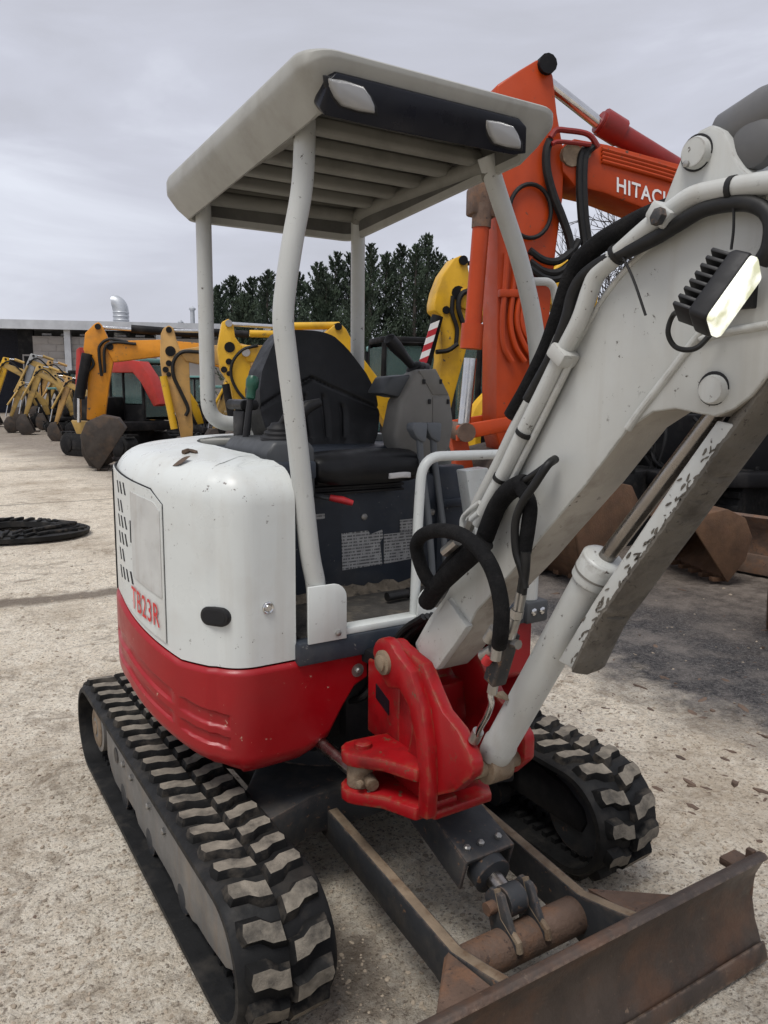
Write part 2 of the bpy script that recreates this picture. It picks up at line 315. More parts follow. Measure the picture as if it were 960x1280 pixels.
me.polygons.add(len(fs)); me.polygons.foreach_set('loop_start', np.arange(0, fs.size, 4)); me.polygons.foreach_set('loop_total', np.full(len(fs), 4)); me.update(); me.validate()
me.polygons.foreach_set('use_smooth', [True]*len(fs))
go = bpy.data.objects.new('ground', me); COL.objects.link(go); tag(go, 'pale compacted stone yard with a darker tarmac strip', kind='structure')
gm = bpy.data.materials.new('yard'); gm.use_nodes = True; t = gm.node_tree; n = t.nodes; l = t.links; b = n['Principled BSDF']; b.inputs['Roughness'].default_value = .9
b.inputs['Specular IOR Level'].default_value = .25
gp = n.new('ShaderNodeNewGeometry')
def gn(s, det=6, ro=.6, vec=None, dist=0.):
    q = n.new('ShaderNodeTexNoise'); q.inputs['Scale'].default_value = s; q.inputs['Detail'].default_value = det; q.inputs['Roughness'].default_value = ro; q.inputs['Distortion'].default_value = dist
    l.new(vec or gp.outputs['Position'], q.inputs[0]); return q.outputs[0]
def gr(x, a, c):
    q = n.new('ShaderNodeMapRange'); q.inputs[1].default_value = a; q.inputs[2].default_value = c; l.new(x, q.inputs[0]); return q.outputs[0]
def gmix(f, A, B):
    q = n.new('ShaderNodeMix'); q.data_type = 'RGBA'; l.new(f, q.inputs[0])
    for s_, val in ((6, A), (7, B)):
        if isinstance(val, tuple): q.inputs[s_].default_value = (*val, 1)
        else: l.new(val, q.inputs[s_])
    return q.outputs[2]
def gmath(op, a, c):
    q = n.new('ShaderNodeMath'); q.operation = op
    for i, val in ((0, a), (1, c)):
        if isinstance(val, (int, float)): q.inputs[i].default_value = val
        else: l.new(val, q.inputs[i])
    return q.outputs[0]
sep = n.new('ShaderNodeSeparateXYZ'); l.new(gp.outputs['Position'], sep.inputs[0])
c = gmix(gr(gn(1.6, 7, .62), .33, .68), (.67, .575, .445), (.86, .77, .63))
c = gmix(gr(gn(26, 6, .7), .42, .62), c, (.90, .83, .70))
c = gmix(gmath('MULTIPLY', gr(gn(33, 7, .78), .51, .61), .42), c, (.32, .255, .19))
c = gmix(gmath('MULTIPLY', gr(gn(2.6, 9, .78, dist=.5), .56, .64), .7), c, (.27, .21, .15))
c = gmix(gmath('MULTIPLY', gr(gn(75, 5, .7), .53, .63), .8), c, (.15, .115, .085))
c = gmix(gmath('MULTIPLY', gr(gn(4.5, 8, .72, dist=.8), .54, .68), .7), c, (.22, .17, .125))
mpg = n.new('ShaderNodeMapping'); mpg.inputs['Scale'].default_value = (2.2, 9., 1); mpg.inputs['Rotation'].default_value = (0, 0, -.35); l.new(gp.outputs['Position'], mpg.inputs[0])
c = gmix(gmath('MULTIPLY', gr(gn(1., 8, .75, mpg.outputs[0]), .55, .68), .6), c, (.22, .17, .125))
c = gmix(gmath('MULTIPLY', gr(gn(.55, 6, .65), .50, .66), .55), c, (.34, .265, .185))
# joints of the slabs: dirt strips running along X
def strip(y0, w, amt, c, col):
    wob = gmath('MULTIPLY', gmath('SUBTRACT', gn(2.2, 5), .5), w*1.6)
    d = gmath('ABSOLUTE', gmath('ADD', gmath('SUBTRACT', sep.outputs[1], y0), wob), 0)
    f = gmath('MULTIPLY', gr(d, w, w*.45), amt); return gmix(f, c, col)
c = strip(-3.95, .16, .8, c, (.14, .11, .085)); c = strip(-9.5, .05, .6, c, (.16, .13, .10)); c = strip(-14.5, .3, .4, c, (.2, .165, .13))
# oil stain between the tracks
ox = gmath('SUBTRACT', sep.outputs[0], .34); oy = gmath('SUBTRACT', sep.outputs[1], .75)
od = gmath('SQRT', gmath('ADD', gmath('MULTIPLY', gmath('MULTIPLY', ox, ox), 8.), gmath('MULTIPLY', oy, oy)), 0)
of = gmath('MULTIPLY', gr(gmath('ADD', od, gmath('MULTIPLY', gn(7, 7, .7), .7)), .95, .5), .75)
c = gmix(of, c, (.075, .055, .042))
# dark tarmac beyond x = -2.05
ed = gmath('ADD', sep.outputs[0], gmath('MULTIPLY', gmath('SUBTRACT', gn(1.9, 9, .75), .5), 1.5))
tar = gmix(gr(gn(48, 7, .78), .44, .60), (.032, .031, .033), (.125, .118, .115))
tar = gmix(gmath('MULTIPLY', gr(gn(1.6, 8, .75), .47, .66), .8), tar, (.25, .225, .205))
tar = gmix(gmath('MULTIPLY', gr(gn(140, 3, .6), .62, .68), .9), tar, (.36, .35, .34))
far_y = gr(sep.outputs[1], -7.5, -5.5)
c = gmix(gmath('MULTIPLY', gr(ed, -1.80, -2.42), far_y), c, tar)
# dark trampled mud along the row of parked machines
RA, RB = PX(690, 716, z=0.), PX(118, 588, z=0.); rdv = np.array([RB[0]-RA[0], RB[1]-RA[1]]); rdv /= np.linalg.norm(rdv); rnv = np.array([-rdv[1], rdv[0]]); rnv = rnv if rnv @ (CAM[:2]-RA[:2]) < 0 else -rnv
rowd = gmath('ADD', gmath('ADD', gmath('MULTIPLY', gmath('SUBTRACT', sep.outputs[0], float(RA[0])), float(rnv[0])), gmath('MULTIPLY', gmath('SUBTRACT', sep.outputs[1], float(RA[1])), float(rnv[1]))), gmath('MULTIPLY', gmath('SUBTRACT', gn(.8, 7, .7), .5), 3.4))
c = gmix(gmath('MULTIPLY', gr(rowd, -1.0, .9), .8), c, gmix(gr(gn(9, 6, .7), .4, .62), (.115, .092, .074), (.24, .20, .165)))
l.new(c, b.inputs['Base Color'])
hh = gmath('ADD', gmath('MULTIPLY', gn(38, 8, .72), 1.), gmath('MULTIPLY', gn(140, 4, .6), .45))
bu = n.new('ShaderNodeBump'); bu.inputs['Strength'].default_value = .9; bu.inputs['Distance'].default_value = .035; l.new(hh, bu.inputs['Height']); l.new(bu.outputs[0], b.inputs['Normal'])
me.materials.append(gm)
# loose stones and bark chips lying on the yard
def scatter(name, label, cat, spots, matn):
    B = MB()
    for (x, y, r, flat) in spots:
        z = float(ground_h(np.array([x]), np.array([y]))[0]); a0 = random.random()*6.28; k = random.choice((5, 6)); el = random.uniform(1, 1+flat)
        base = [(r*el*cos(a0)*cos(6.283*i/k)*random.uniform(.75, 1.1)-r*sin(a0)*sin(6.283*i/k), r*el*sin(a0)*cos(6.283*i/k)+r*cos(a0)*sin(6.283*i/k)*random.uniform(.75, 1.1)) for i in range(k)]
        h = r*random.uniform(.35, .8)/(1+flat*.35); tl = random.uniform(-.3, .3)
        B.loft([[(x+p[0], y+p[1], z-.004) for p in base], [(x+p[0]*.95, y+p[1]*.95, z+h*.6+p[0]*tl) for p in base], [(x+p[0]*.6, y+p[1]*.6, z+h+p[0]*tl) for p in base]])
    o = B.build(name, matn, None, smooth=25); tag(o, label, cat, kind='stuff'); return o
sp = []
for _ in range(5200):
    u, v = random.uniform(-30, 990), random.uniform(600, 1330); P = PX(u, v, z=0)
    if P[0] < -5 or P[1] < -6 or (P[0] < -2.05 and random.random() < .86): continue
    d = np.hypot(P[0]-CAM[0], P[1]-CAM[1]); sp.append((P[0], P[1], random.choice((.0025, .003, .004, .005, .008))*(.6+.16*d), .6))
scatter('loose_gravel', 'small pale loose stones scattered over the yard', 'gravel', sp, 'stone_chip')
sp = []
for _ in range(170):
    P = PX(random.uniform(690, 990), random.gauss(900, 85), z=0); sp.append((P[0], P[1], random.choice((.004, .005, .007, .010, .016)), 2.6))
for _ in range(70):
    P = PX(random.uniform(-20, 300), random.uniform(640, 1250), z=0); sp.append((P[0], P[1], random.choice((.003, .004, .007)), 2.))
scatter('bark_chips', 'brown flat bark chips littering the yard', 'chips', sp, 'wood_chip')
# ------------------------------------------------------------------ the mini excavator
EX = empty('mini_excavator'); tag(EX, 'white and red mini excavator with four-post canopy, rubber tracks and rusty blade', 'excavator')
# --- tracks
TF, TR, TZ, TRAD, BAND = .781, -.790, .205, .185, .028
SL = TF-TR; PER = 2*SL+2*pi*TRAD
def loop(s):
    """point, tangent, normal on the outer band line; s=0 at rear of the top run, moving forward along the top"""
    s %= PER
    if s < SL: return (TR+s, TZ+TRAD), (1, 0), (0, 1)
    s -= SL
    if s < pi*TRAD: a = pi/2-s/TRAD; return (TF+TRAD*cos(a), TZ+TRAD*sin(a)), (sin(a), -cos(a)), (cos(a), sin(a))
    s -= pi*TRAD
    if s < SL: return (TF-s, TZ-TRAD), (-1, 0), (0, -1)
    s -= SL; a = -pi/2-s/TRAD; return (TR+TRAD*cos(a), TZ+TRAD*sin(a)), (sin(a), -cos(a)), (cos(a), sin(a))
XI, XO = .482, .752; TW = XO-XI
def lug_mesh(side):
    # u across (0 centre .. 1 edge), chevron pointing forward at the centre
    pts = [(.005, .037), (.042, .032), (.066, .014), (.108, .010), (.115, -.013), (.108, -.040), (.060, -.037), (.034, -.018), (.007, -.016)]
    B = MB(); P = [(side*a, c_) for a, c_ in pts]; n_ = len(P); cx = sum(p[0] for p in P)/n_; cy = sum(p[1] for p in P)/n_
    r0 = [(cx+(p[0]-cx)*1.12, cy+(p[1]-cy)*1.22, -.006) for p in P]; r1 = [(p[0], p[1], .017) for p in P]; r2 = [(cx+(p[0]-cx)*.93, cy+(p[1]-cy)*.86, .0235) for p in P]
    B.loft([r0, r1, r2], True, False); o_ = len(B.v)-n_; B.f.append(tuple(o_+i for i in range(n_))); B.mi.append(1)
    o = B.build('lug', ['lug_side', 'lug_top'], smooth=30); me_ = o.data; bpy.data.objects.remove(o); return me_
LUG = {1: lug_mesh(1), -1: lug_mesh(-1)}
for side in (1, -1):
    B = MB(); n_ = 150; rings = []
    for k in range(n_):
        (y, z), tg, nm = loop(PER*k/n_); xs = [XI, XI+.012, XO-.012, XO]; out_ = [-.010, 0, 0, -.010]
        ring = [(side*x_, y+nm[0]*o_, z+nm[1]*o_) for x_, o_ in zip(xs, out_)]+[(side*x_, y-nm[0]*BAND, z-nm[1]*BAND) for x_ in reversed(xs)]
        rings.append(ring)
    rings.append(rings[0]); B.loft(rings, True, False)
    tr = B.build('rubber_track', 'track_rubber', EX, smooth=40)
    if side == 1: tr['label'] = 'dusty rubber track on the side of the counterweight lettering'
    G = MB()
    for k in range(88):
        (y, z), tg, nm = loop(PER*k/88)
        R = Matrix(((side, 0, 0), (0, tg[0], nm[0]), (0, tg[1], nm[1])))
        for dx in (-.034, .034): G.box((side*(XI+XO)/2+dx, y-nm[0]*(BAND+.008), z-nm[1]*(BAND+.008)), (.022, .020, .020), R)
        G.box((side*(XO-.078), y-nm[0]*(BAND+.008), z-nm[1]*(BAND+.008)), (.024, .022, .020), R); G.box((side*(XI+.078), y-nm[0]*(BAND+.008), z-nm[1]*(BAND+.008)), (.024, .022, .020), R)
    g = G.build('drive_teeth', 'track_rubber', tr); g['kind'] = 'stuff'
    NL = 44
    for k in range(NL):
        for col in (1, -1):
            (y, z), tg, nm = loop(PER*(k+(.5 if col == 1 else 0))/NL+.02)
            o = bpy.data.objects.new('lug', LUG[col*side] if side == 1 else LUG[col]); COL.objects.link(o); o.parent = tr
            Mx = Matrix.Identity(4); ax = (1, 0, 0); ty = (0, tg[0], tg[1]); nz_ = (0, nm[0], nm[1])
            for i in range(3): Mx[i][0] = ax[i]; Mx[i][1] = ty[i]; Mx[i][2] = nz_[i]
            Mx[0][3] = side*(XI+XO)/2; Mx[1][3] = y; Mx[2][3] = z
            o.matrix_basis = Mx
    # track frame
    fr = MB(); pf = [(-.62, .27), (-.55, .315), (.60, .315), (.74, .29), (.82, .25), (.84, .205), (.82, .16), (.74, .115), (.60, .095), (.50, .090), (.46, .075), (.30, .075), (.26, .090), (.05, .090), (.01, .075), (-.15, .075), (-.19, .105), (-.30, .105), (-.34, .080), (-.50, .080), (-.56, .105), (-.62, .15)]
    fr.prism(pf, side*.670, side*.705, 'x'); ib = MB(); ib.prism([(p[0], max(p[1], .16)) for p in pf], side*.535, side*.669, 'x'); ib.build('track_beam', 'machine_dark', EX, .008); f_ = fr.build('track_frame', 'frame_grey', EX, .008)
    for y_ in (-.33, -.21, .02, .2): bt = MB(); bt.lathe([(.012, 0), (.012, .010), (.008, .013)], (side*.704, y_, .235), (side, 0, 0), 6); bt.build('bolt', 'bolt_steel', f_)
    bt = MB(); bt.cyl((side*.704, -.45, .22), (side*.709, -.45, .22), .03, n=16); bt.build('grease_cover', 'under_grey', f_)
    for y_ in (-.36, 0, .36):
        r_ = MB(); r_.lathe([(.03, -.09), (.055, -.085), (.055, -.035), (.038, -.03), (.038, .03), (.055, .035), (.055, .085), (.03, .09)], (side*.617, y_, .097), (1, 0, 0), 20); r_.build('track_roller', 'under_grey', f_)
    r_ = MB(); r_.lathe([(.06, -.07), (.145, -.06), (.145, -.02), (.11, -.015), (.11, .015), (.145, .02), (.145, .06), (.06, .07)], (side*.617, TF, TZ), (1, 0, 0), 28); r_.build('idler_wheel', 'under_grey', EX)
    r_ = MB(); r_.lathe([(.05, -.08), (.10, -.07), (.13, -.02), (.13, .02), (.105, .04), (.105, .085), (.09, .088), (.06, .088), (.055, .094), (.03, .096)], (side*.617, TR, TZ), (side, 0, 0), 28)
    for k in range(16):
        a = 2*pi*k/16; r_.box((side*.617, TR+.138*cos(a), TZ+.138*sin(a)), (.03, .03, .022), Matrix.Rotation(a, 3, 'X'))
    s_ = r_.build('drive_sprocket', 'frame_grey', EX)
    h_ = MB(); h_.lathe([(.085, 0), (.085, .008), (.075, .012), (.03, .012), (.028, .018), (.001, .018)], (side*.700, TR, TZ), (side, 0, 0), 28); h_.build('hub_cover', 'rust_edge', s_)
# --- undercarriage centre
B = MB(); B.prism([(-.50, -.50), (.50, -.50), (.55, -.30), (.36, -.1), (.36, .15), (.55, .42), (.50, .52), (.30, .45), (-.30, .45), (-.50, .52), (-.55, .42), (-.36, .15), (-.36, -.1), (-.55, -.30)], .22, .36, 'z')
B.prism([(.18*1.9*cos(2*pi*k/28), .18*1.9*sin(2*pi*k/28)) for k in range(28)], .355, .50, 'z'); B.build('lower_frame', 'under_grey', EX, .01)
# --- blade arms, cross tube, blade
for side in (1, -1):
    pa = [(.30, .275), (.36, .30), (.80, .262), (1.12, .232), (1.24, .26), (1.318, .282), (1.318, .06), (1.22, .07), (1.05, .12), (.75, .155), (.38, .195), (.30, .225)]
    B = MB(); B.prism(pa, side*.205, side*.243, 'x'); a_ = B.build('blade_arm', ['under_grey', 'rust_edge'], EX, .004)
    for p in a_.data.polygons:
        if abs(p.normal.x) < .3 and p.normal.z > .35: p.material_index = 1
    q = MB(); q.cyl((side*.185, .335, .25), (side*.285, .335, .25), .032, n=18); q.lathe([(.045, 0), (.045, .014), (.024, .016), (.024, .03)], (side*.262, .335, .25), (side, 0, 0), 16); q.build('pivot_pin', 'under_grey', a_)
    q = MB(); q.b2((side*.262, .20, .20), (side*.292, .36, .34)); q.b2((side*.165, .20, .20), (side*.198, .36, .34)); q.build('pivot_lug', 'under_grey', EX, .008)
    q = MB(); q.add([(side*.249, 1.12, .235), (side*.249, 1.312, .262), (side*.249, 1.312, .05), (side*.43, 1.312, .262), (side*.43, 1.312, .06), (side*.262, 1.12, .225)], [(0, 1, 3, 5), (0, 2, 1), (1, 2, 4, 3), (5, 3, 4), (0, 5, 4, 2)]); q.build('arm_gusset', 'rust', a_)
B = MB(); B.lathe([(.001, -.205), (.052, -.205), (.052, .205), (.001, .205)], (0, 1.115, .165), (1, 0, 0), 28); B.build('cross_tube', 'rust', EX, smooth=50)
yo = [(1.372, .308), (1.357, .318), (1.338, .316), (1.325, .300), (1.300, .24), (1.292, .17), (1.306, .09), (1.335, .02), (1.352, .0), (1.385, .0), (1.372, .035), (1.345, .10), (1.328, .175), (1.335, .24), (1.356, .292)]
yo_up = [p for p in yo]
B = MB(); B.prism([(y, z) for y, z in yo], -.73, .73, 'x'); bl = B.build('dozer_blade', 'blade_rust', EX, .004, bang=28); bl['label'] = 'rust-brown dozer blade with rolled top edge'
B = MB(); B.prism([(1.3735, .046), (1.381, .046), (1.398, -.002), (1.3885, -.002)], -.728, .728, 'x'); B.build('cutting_edge', 'blade_rust', bl, .002)
B = MB(); B.b2((-.735, 1.302, .14), (-.715, 1.33, .31)); B.b2((-.738, 1.255, .25), (-.66, 1.31, .275)); B.build('end_lug', 'rust', bl, .006)
# blade lift cylinder and its guard
c0 = np.array([-.015, .50, .43]); c1 = np.array([.0, 1.0, .285]); cd_ = (c1-c0)/np.linalg.norm(c1-c0)
up_ = np.cross([1, 0, 0], cd_); RR = Matrix(((1, cd_[0], up_[0]), (0, cd_[1], up_[1]), (0, cd_[2], up_[2])))
B = MB(); mid = (c0+c1-.035*cd_)/2; ln = np.linalg.norm(c1-c0)-.035
B.box(mid+up_*.055, (.175, ln, .012), RR); B.box(mid+np.array([.084, 0, 0])+up_*.005, (.010, ln, .10), RR); B.box(mid-np.array([.084, 0, 0])+up_*.005, (.010, ln, .10), RR)
gu = B.build('cylinder_guard', 'under_grey', EX, .003)
for dx in (-.055, .01, .06):
    q = MB(); q.lathe([(.011, 0), (.011, .008), (.006, .012)], c1-.075*cd_+up_*.061+np.array([dx, 0, 0]), up_, 6); q.build('bolt', 'bolt_steel', gu)
B = MB(); B.cyl(c0, c1-.09*cd_, .045, n=24); B.lathe([(.045, 0), (.058, .003), (.058, .05), (.04, .055)], c1-.055*cd_, cd_, 24); cy_ = B.build('blade_cylinder', 'under_grey', EX, smooth=45)
B = MB(); B.cyl(c1-.01*cd_, c1+.06*cd_, .027, n=20); B.build('piston_rod', 'chrome_dirty', cy_)
B = MB(); e0 = c1+.075*cd_; B.cyl(e0-np.array([.03, 0, 0]), e0+np.array([.03, 0, 0]), .042, n=24); B.build('rod_eye', 'under_grey', cy_)
B = MB(); B.cyl(e0-np.array([.085, 0, 0]), e0+np.array([.085, 0, 0]), .018, n=16); B.build('clevis_pin', 'rust', cy_)
for sx in (-1, 1):
    B = MB(); pl = [(e0[1]-.045, e0[2]+.01), (e0[1]-.02, e0[2]+.045), (e0[1]+.025, e0[2]+.045), (1.165, .195), (1.165, .165), (1.065, .165), (1.06, .19)]
    B.prism(pl, sx*.042, sx*.060, 'x'); cl_ = B.build('clevis_plate', 'under_grey', EX, .004)
    B = MB(); B.tube([(sx*.051, e0[1]+.0, e0[2]+.048), (sx*.051, 1.10, e0[2]-.02), (sx*.051, 1.165, .208), (sx*.051, 1.17, .185)], .010, 8)
    B.build('weld_rib', 'rust_edge', cl_)

# --- house: outline in plan
def outline(R, yfr, n_=220, x0=.13, x1=-.40):
    """front right edge point, right corner, tail arc, left corner, front left edge point"""
    a0 = degrees(math.asin(yfr/R)); xc = R*cos(radians(a0))
    arcp = [(R*cos(radians(a0-(180+2*a0)*k/n_)), R*sin(radians(a0-(180+2*a0)*k/n_))) for k in range(n_+1)]
    fl_ = fillet([(x0, yfr), (xc, yfr), arcp[14]], .075, 12)
    P = [(x0+(fl_[1][0]-x0)*k/8, yfr) for k in range(8)]+[tuple(p) for p in fl_[1:-1]]
    P += [p for p in arcp[1:-1] if p[1] < fl_[-2][1]-.004 or p[0] < 0]
    P += [(-.52, yfr), (x1, yfr)]
    return P
def ang(p): return degrees(atan2(p[1], p[0]))
def interp(x, xs, ys): return float(np.interp(x, xs, ys))
def is_front(p, yfr): return abs(p[1]-yfr) < .012 and abs(p[0]) < .51
OUT = outline(.76, .505)
def z_top(p):
    a = ang(p)
    if a > 60 or a < -130: return .838
    return interp(a, [-100, -5, 0, 26, 45], [.955, .955, .94, .842, .838])
def z_bot(p):
    a = ang(p); x, y = p
    if y > .49 and x > 0: return interp(x, [.13, .17, .21, .26, .34, .50], [.73, .715, .655, .55, .505, .503])
    if y > .49: return .60
    return interp(a, [-200, -90, -40, 2, 18, 30, 44], [.60, .66, .68, .655, .585, .535, .505])
NRM = []
for i in range(len(OUT)):
    a_ = np.array(OUT[max(i-1, 0)]); b_ = np.array(OUT[min(i+1, len(OUT)-1)]); t_ = (b_-a_)/np.linalg.norm(b_-a_); NRM.append((-t_[1], t_[0]))   # outward (outline runs clockwise)
NR_ = 110; rings = []
for k in range(NR_+1):
    f = k/NR_; ring = []
    for p, nm in zip(OUT, NRM):
        zt, zb = z_top(p), z_bot(p); z = zt+(zb-zt)*f
        if f < .05: d = .012*(1-f/.05)**2
        else: d = .050*max(0, (f-.80)/.20)**2.4
        a = ang(p)
        win = 0
        if p[1] < .505 and p[0] > 0: win = 1 if (-14 < a < 23.5 or 27 < a < 39.5) else 0
        h_ = z-zb; g1 = max(0, 1-abs(h_-.165)/.024)+max(0, 1-abs(h_-.100)/.020); d += .0085*min(1, g1*3.2)*win
        ring.append((p[0]-nm[0]*d, p[1]-nm[1]*d, z))
    rings.append(ring)
B = MB(); B.loft(rings, False, False)
# fold the top and bottom edges inwards so that the skirt has thickness
inn = [[(p[0]-nm[0]*.05, p[1]-nm[1]*.05, r_[2]-.004) for p, nm, r_ in zip(OUT, NRM, rings[0])], rings[0]]; B.loft(inn, False, False)
inb = [rings[-1], [(p[0]-nm[0]*.20, p[1]-nm[1]*.20, r_[2]+.02) for p, nm, r_ in zip(OUT, NRM, rings[-1])]]; B.loft(inb, False, False)
e1 = [r_[0] for r_ in rings]; B.loft([e1, [(p[0], p[1]-.06, p[2]) for p in e1]], False, False)
e2 = [r_[-1] for r_ in rings]; B.loft([e2, [(p[0], p[1]-.06, p[2]) for p in e2]], False, False)
sk = B.build('lower_skirt', 'red_paint', EX, smooth=30); sk['label'] = 'red counterweight skirt around the house'
q = MB(); q.lathe([(.022, 0), (.016, -.006), (.010, -.004), (.010, .006), (.006, .010), (.001, .010)], (.165, .507, .775), (0, 1, 0), 16); q.build('bolt', 'bolt_steel', sk)
# inner body so that nothing is hollow
B = MB(); ob = [(p[0]*.80, min(p[1]*.80, .40)) for p in outline(.76, .505, 40)]; B.prism(ob, .52, .88, 'z'); B.build('house_frame', 'machine_dark', EX)

# --- white engine cover on the right and rear
SEL = [i for i, p in enumerate(OUT) if (ang(p) > -165 and ang(p) < 60 and (p[1] < .5 or p[0] >= .36)) and not (p[0] < .36 and p[1] > 0)]
pts = [(.372, .505)]+[OUT[i] for i in SEL]; nms = [(0, 1)]+[NRM[i] for i in SEL]
def cover_rings():
    rings = []; ZT = 1.455; r_ = .105
    def zt(p): return ZT-.03*max(0, min(1, (ang(p)-10)/35))
    for k in range(9): rings.append([(p[0]-nm[0]*.012, p[1]-nm[1]*.012, (z_top(p)+.006)+(zt(p)-r_-z_top(p)-.006)*k/8) for p, nm in zip(pts, nms)])
    for k in range(1, 10):
        a = pi/2*k/9; rings.append([(p[0]-nm[0]*(.012+r_*(1-cos(a))), p[1]-nm[1]*(.012+r_*(1-cos(a))), zt(p)-r_+r_*sin(a)) for p, nm in zip(pts, nms)])
    inner = []
    for p, nm in zip(pts, nms):
        x, y = p[0]*.62, p[1]*.62
        if p[0] > 0 and p[1] > -.45: x = max(x, .40); y = min(y, .36)
        if p[1] > .50: x, y = .40, .36
        inner.append((x, y, zt(p)+.012))
    rings.append([((a[0]+b_[0])/2, (a[1]+b_[1])/2, (a[2]+b_[2])/2+.006) for a, b_ in zip(rings[-1], inner)]); rings.append(inner); rings.append([(p[0], p[1], p[2]-.05) for p in inner])
    return rings
cr_ = cover_rings(); B = MB(); B.loft(cr_, False, False)
fe = [r_[0] for r_ in cr_]; B.loft([fe, [(p[0], p[1]-.05, p[2]) for p in fe]], False, False)
bt = cr_[0]; B.loft([bt, [(p[0]-nm[0]*.05, p[1]-nm[1]*.05, p[2]) for p, nm in zip(bt, nms)]], False, False)
cov = B.build('engine_cover', 'white_paint', EX, smooth=55); cov['label'] = 'rounded white engine cover with side louvres'
RC = .76-.012
def cpt(a, z, off=0.): return ((RC+off)*cos(radians(a)), (RC+off)*sin(radians(a)), z)
def patch(name, a0, a1, z0f, z1f, off, matn, parent, thick=.004, na=14):
    B = MB(); g = []
    for i in range(na+1):
        a = a0+(a1-a0)*i/na; g.append((a, z0f(a), z1f(a)))
    ring = [cpt(a, zb, off) for a, zb, zt in g]+[cpt(a, zt, off) for a, zb, zt in reversed(g)]; back = [cpt(a, zb, off-thick) for a, zb, zt in g]+[cpt(a, zt, off-thick) for a, zb, zt in reversed(g)]
    o_ = 0; n2 = na+1
    V_ = ring+back; F_ = [(i, i+1, 2*n2-2-i, 2*n2-1-i) for i in range(na)]+[(i, (i+1) % (2*n2), (i+1) % (2*n2)+2*n2, i+2*n2) for i in range(2*n2)]
    B.add(V_, F_); return B.build(name, matn, parent, smooth=25)
def ztp(a): return interp(a, [-60, -8, 15, 19.5, 21.5], [1.392, 1.388, 1.355, 1.345, 1.305])
def zbp(a): return interp(a, [-60, -5, 0, 21.5], [.972, .972, .962, .885])
patch('panel_gap', -40, 21.42, lambda a: zbp(a)-.0, lambda a: ztp(a)+.004, .0015, 'slot_dark', cov)
pn = patch('side_panel', -40, 21.3, lambda a: zbp(a)+.001, lambda a: ztp(a), .0045, 'white_paint', cov)
mat('worn_panel', (.50, .505, .485), .45, var=.08, vscale=12, dirt=((.36, .34, .31), .7, 11., .2), streak=((.30, .25, .2), .4, 30.))
patch('access_panel', 7.6, 20.6, lambda a: interp(a, [7, 20.6], [1.065, 1.025]), lambda a: interp(a, [7, 18.5, 20.6], [1.335, 1.315, 1.29]), .0065, 'worn_panel', cov)
patch('rear_grille', -46, -15.0, lambda a: .957, lambda a: 1.375, .010, 'black_plastic', cov)
rows = [(1.335, 3), (1.275, 2), (1.225, 3), (1.170, 3), (1.115, 2), (1.055, 4)]
for zc, cnt in rows:
    for k in range(cnt):
        a = -2.4+2.9*k; B = MB(); w = .5; h = .019
        B.add([cpt(a-w-.6, zc+h, .0052), cpt(a+w-.6, zc+h, .0052), cpt(a+w+.6, zc-h, .0052), cpt(a-w+.6, zc-h, .0052), cpt(a-w-.6, zc+h, .001), cpt(a+w-.6, zc+h, .001), cpt(a+w+.6, zc-h, .001), cpt(a-w+.6, zc-h, .001)], [(0, 1, 2, 3), (4, 7, 6, 5), (0, 4, 5, 1), (1, 5, 6, 2), (2, 6, 7, 3), (3, 7, 4, 0)]); B.build('louvre_slot', 'slot_dark', cov)
q = MB(); q.add([cpt(6.6, 1.24, .006), cpt(7.0, 1.24, .006), cpt(7.0, 1.17, .006), cpt(6.6, 1.17, .006), cpt(6.6, 1.24, .001), cpt(7.0, 1.24, .001), cpt(7.0, 1.17, .001), cpt(6.6, 1.17, .001)], [(0, 1, 2, 3), (0, 4, 5, 1), (2, 6, 7, 3), (1, 5, 6, 2), (3, 7, 4, 0)]); q.build('latch_slot', 'slot_dark', cov)
def wrap_text(txt, a0, a1, z0, hgt, off, matn, parent):
    me_ = text_mesh(txt, 1.0, .007); xs = [v.co.x for v in me_.vertices]; ys = [v.co.y for v in me_.vertices]; x0, x1, y0, y1 = min(xs), max(xs), min(ys), max(ys)
    for v in me_.vertices:
        a = a0+(a1-a0)*(v.co.x-x0)/(x1-x0); z = z0(a)+hgt*(v.co.y-y0)/(y1-y0); v.co = Vector(cpt(a, z, off))
    me_.materials.clear(); me_.materials.append(MATS[matn]); o = bpy.data.objects.new('model_lettering', me_); COL.objects.link(o); o.parent = parent; return o
wrap_text('TB23R', 6.6, 19.6, lambda a: interp(a, [5, 19], [.966, .930]), .072, .0085, 'lettering_red', cov)
# finger hole (recessed black oval) and lock
fa = 36.; fc = Vector(cpt(fa, .998, 0)); nrm = Vector((cos(radians(fa)), sin(radians(fa)), 0)); tn = Vector((-nrm.y, nrm.x, 0))
def oval(c_, n_, t_, w, h, d0, d1, r_=None):
    pts_ = rrect(-w/2, w/2, -h/2, h/2, min(h, w)*.49, 6); return [[c_+t_*p[0]*s_+Vector((0, 0, 1))*p[1]*s_+n_*d_ for p in pts_] for d_, s_ in ((d0, 1.), (d1, .96))]
B = MB(); B.loft(oval(fc, nrm, tn, .098, .058, -.02, .0045)); B.build('grip_rim', 'black_plastic', cov, .003)
B = MB(); B.loft(oval(fc, nrm, tn, .080, .042, .0, .0056)); B.build('finger_hole', 'dark', cov)
B = MB(); lc = (.462, .494, 1.018); B.lathe([(.018, 0), (.018, .004), (.015, .007), (.011, .005), (.009, .008), (.001, .008)], lc, (0, 1, 0), 20); B.build('cover_lock', 'chrome', cov)
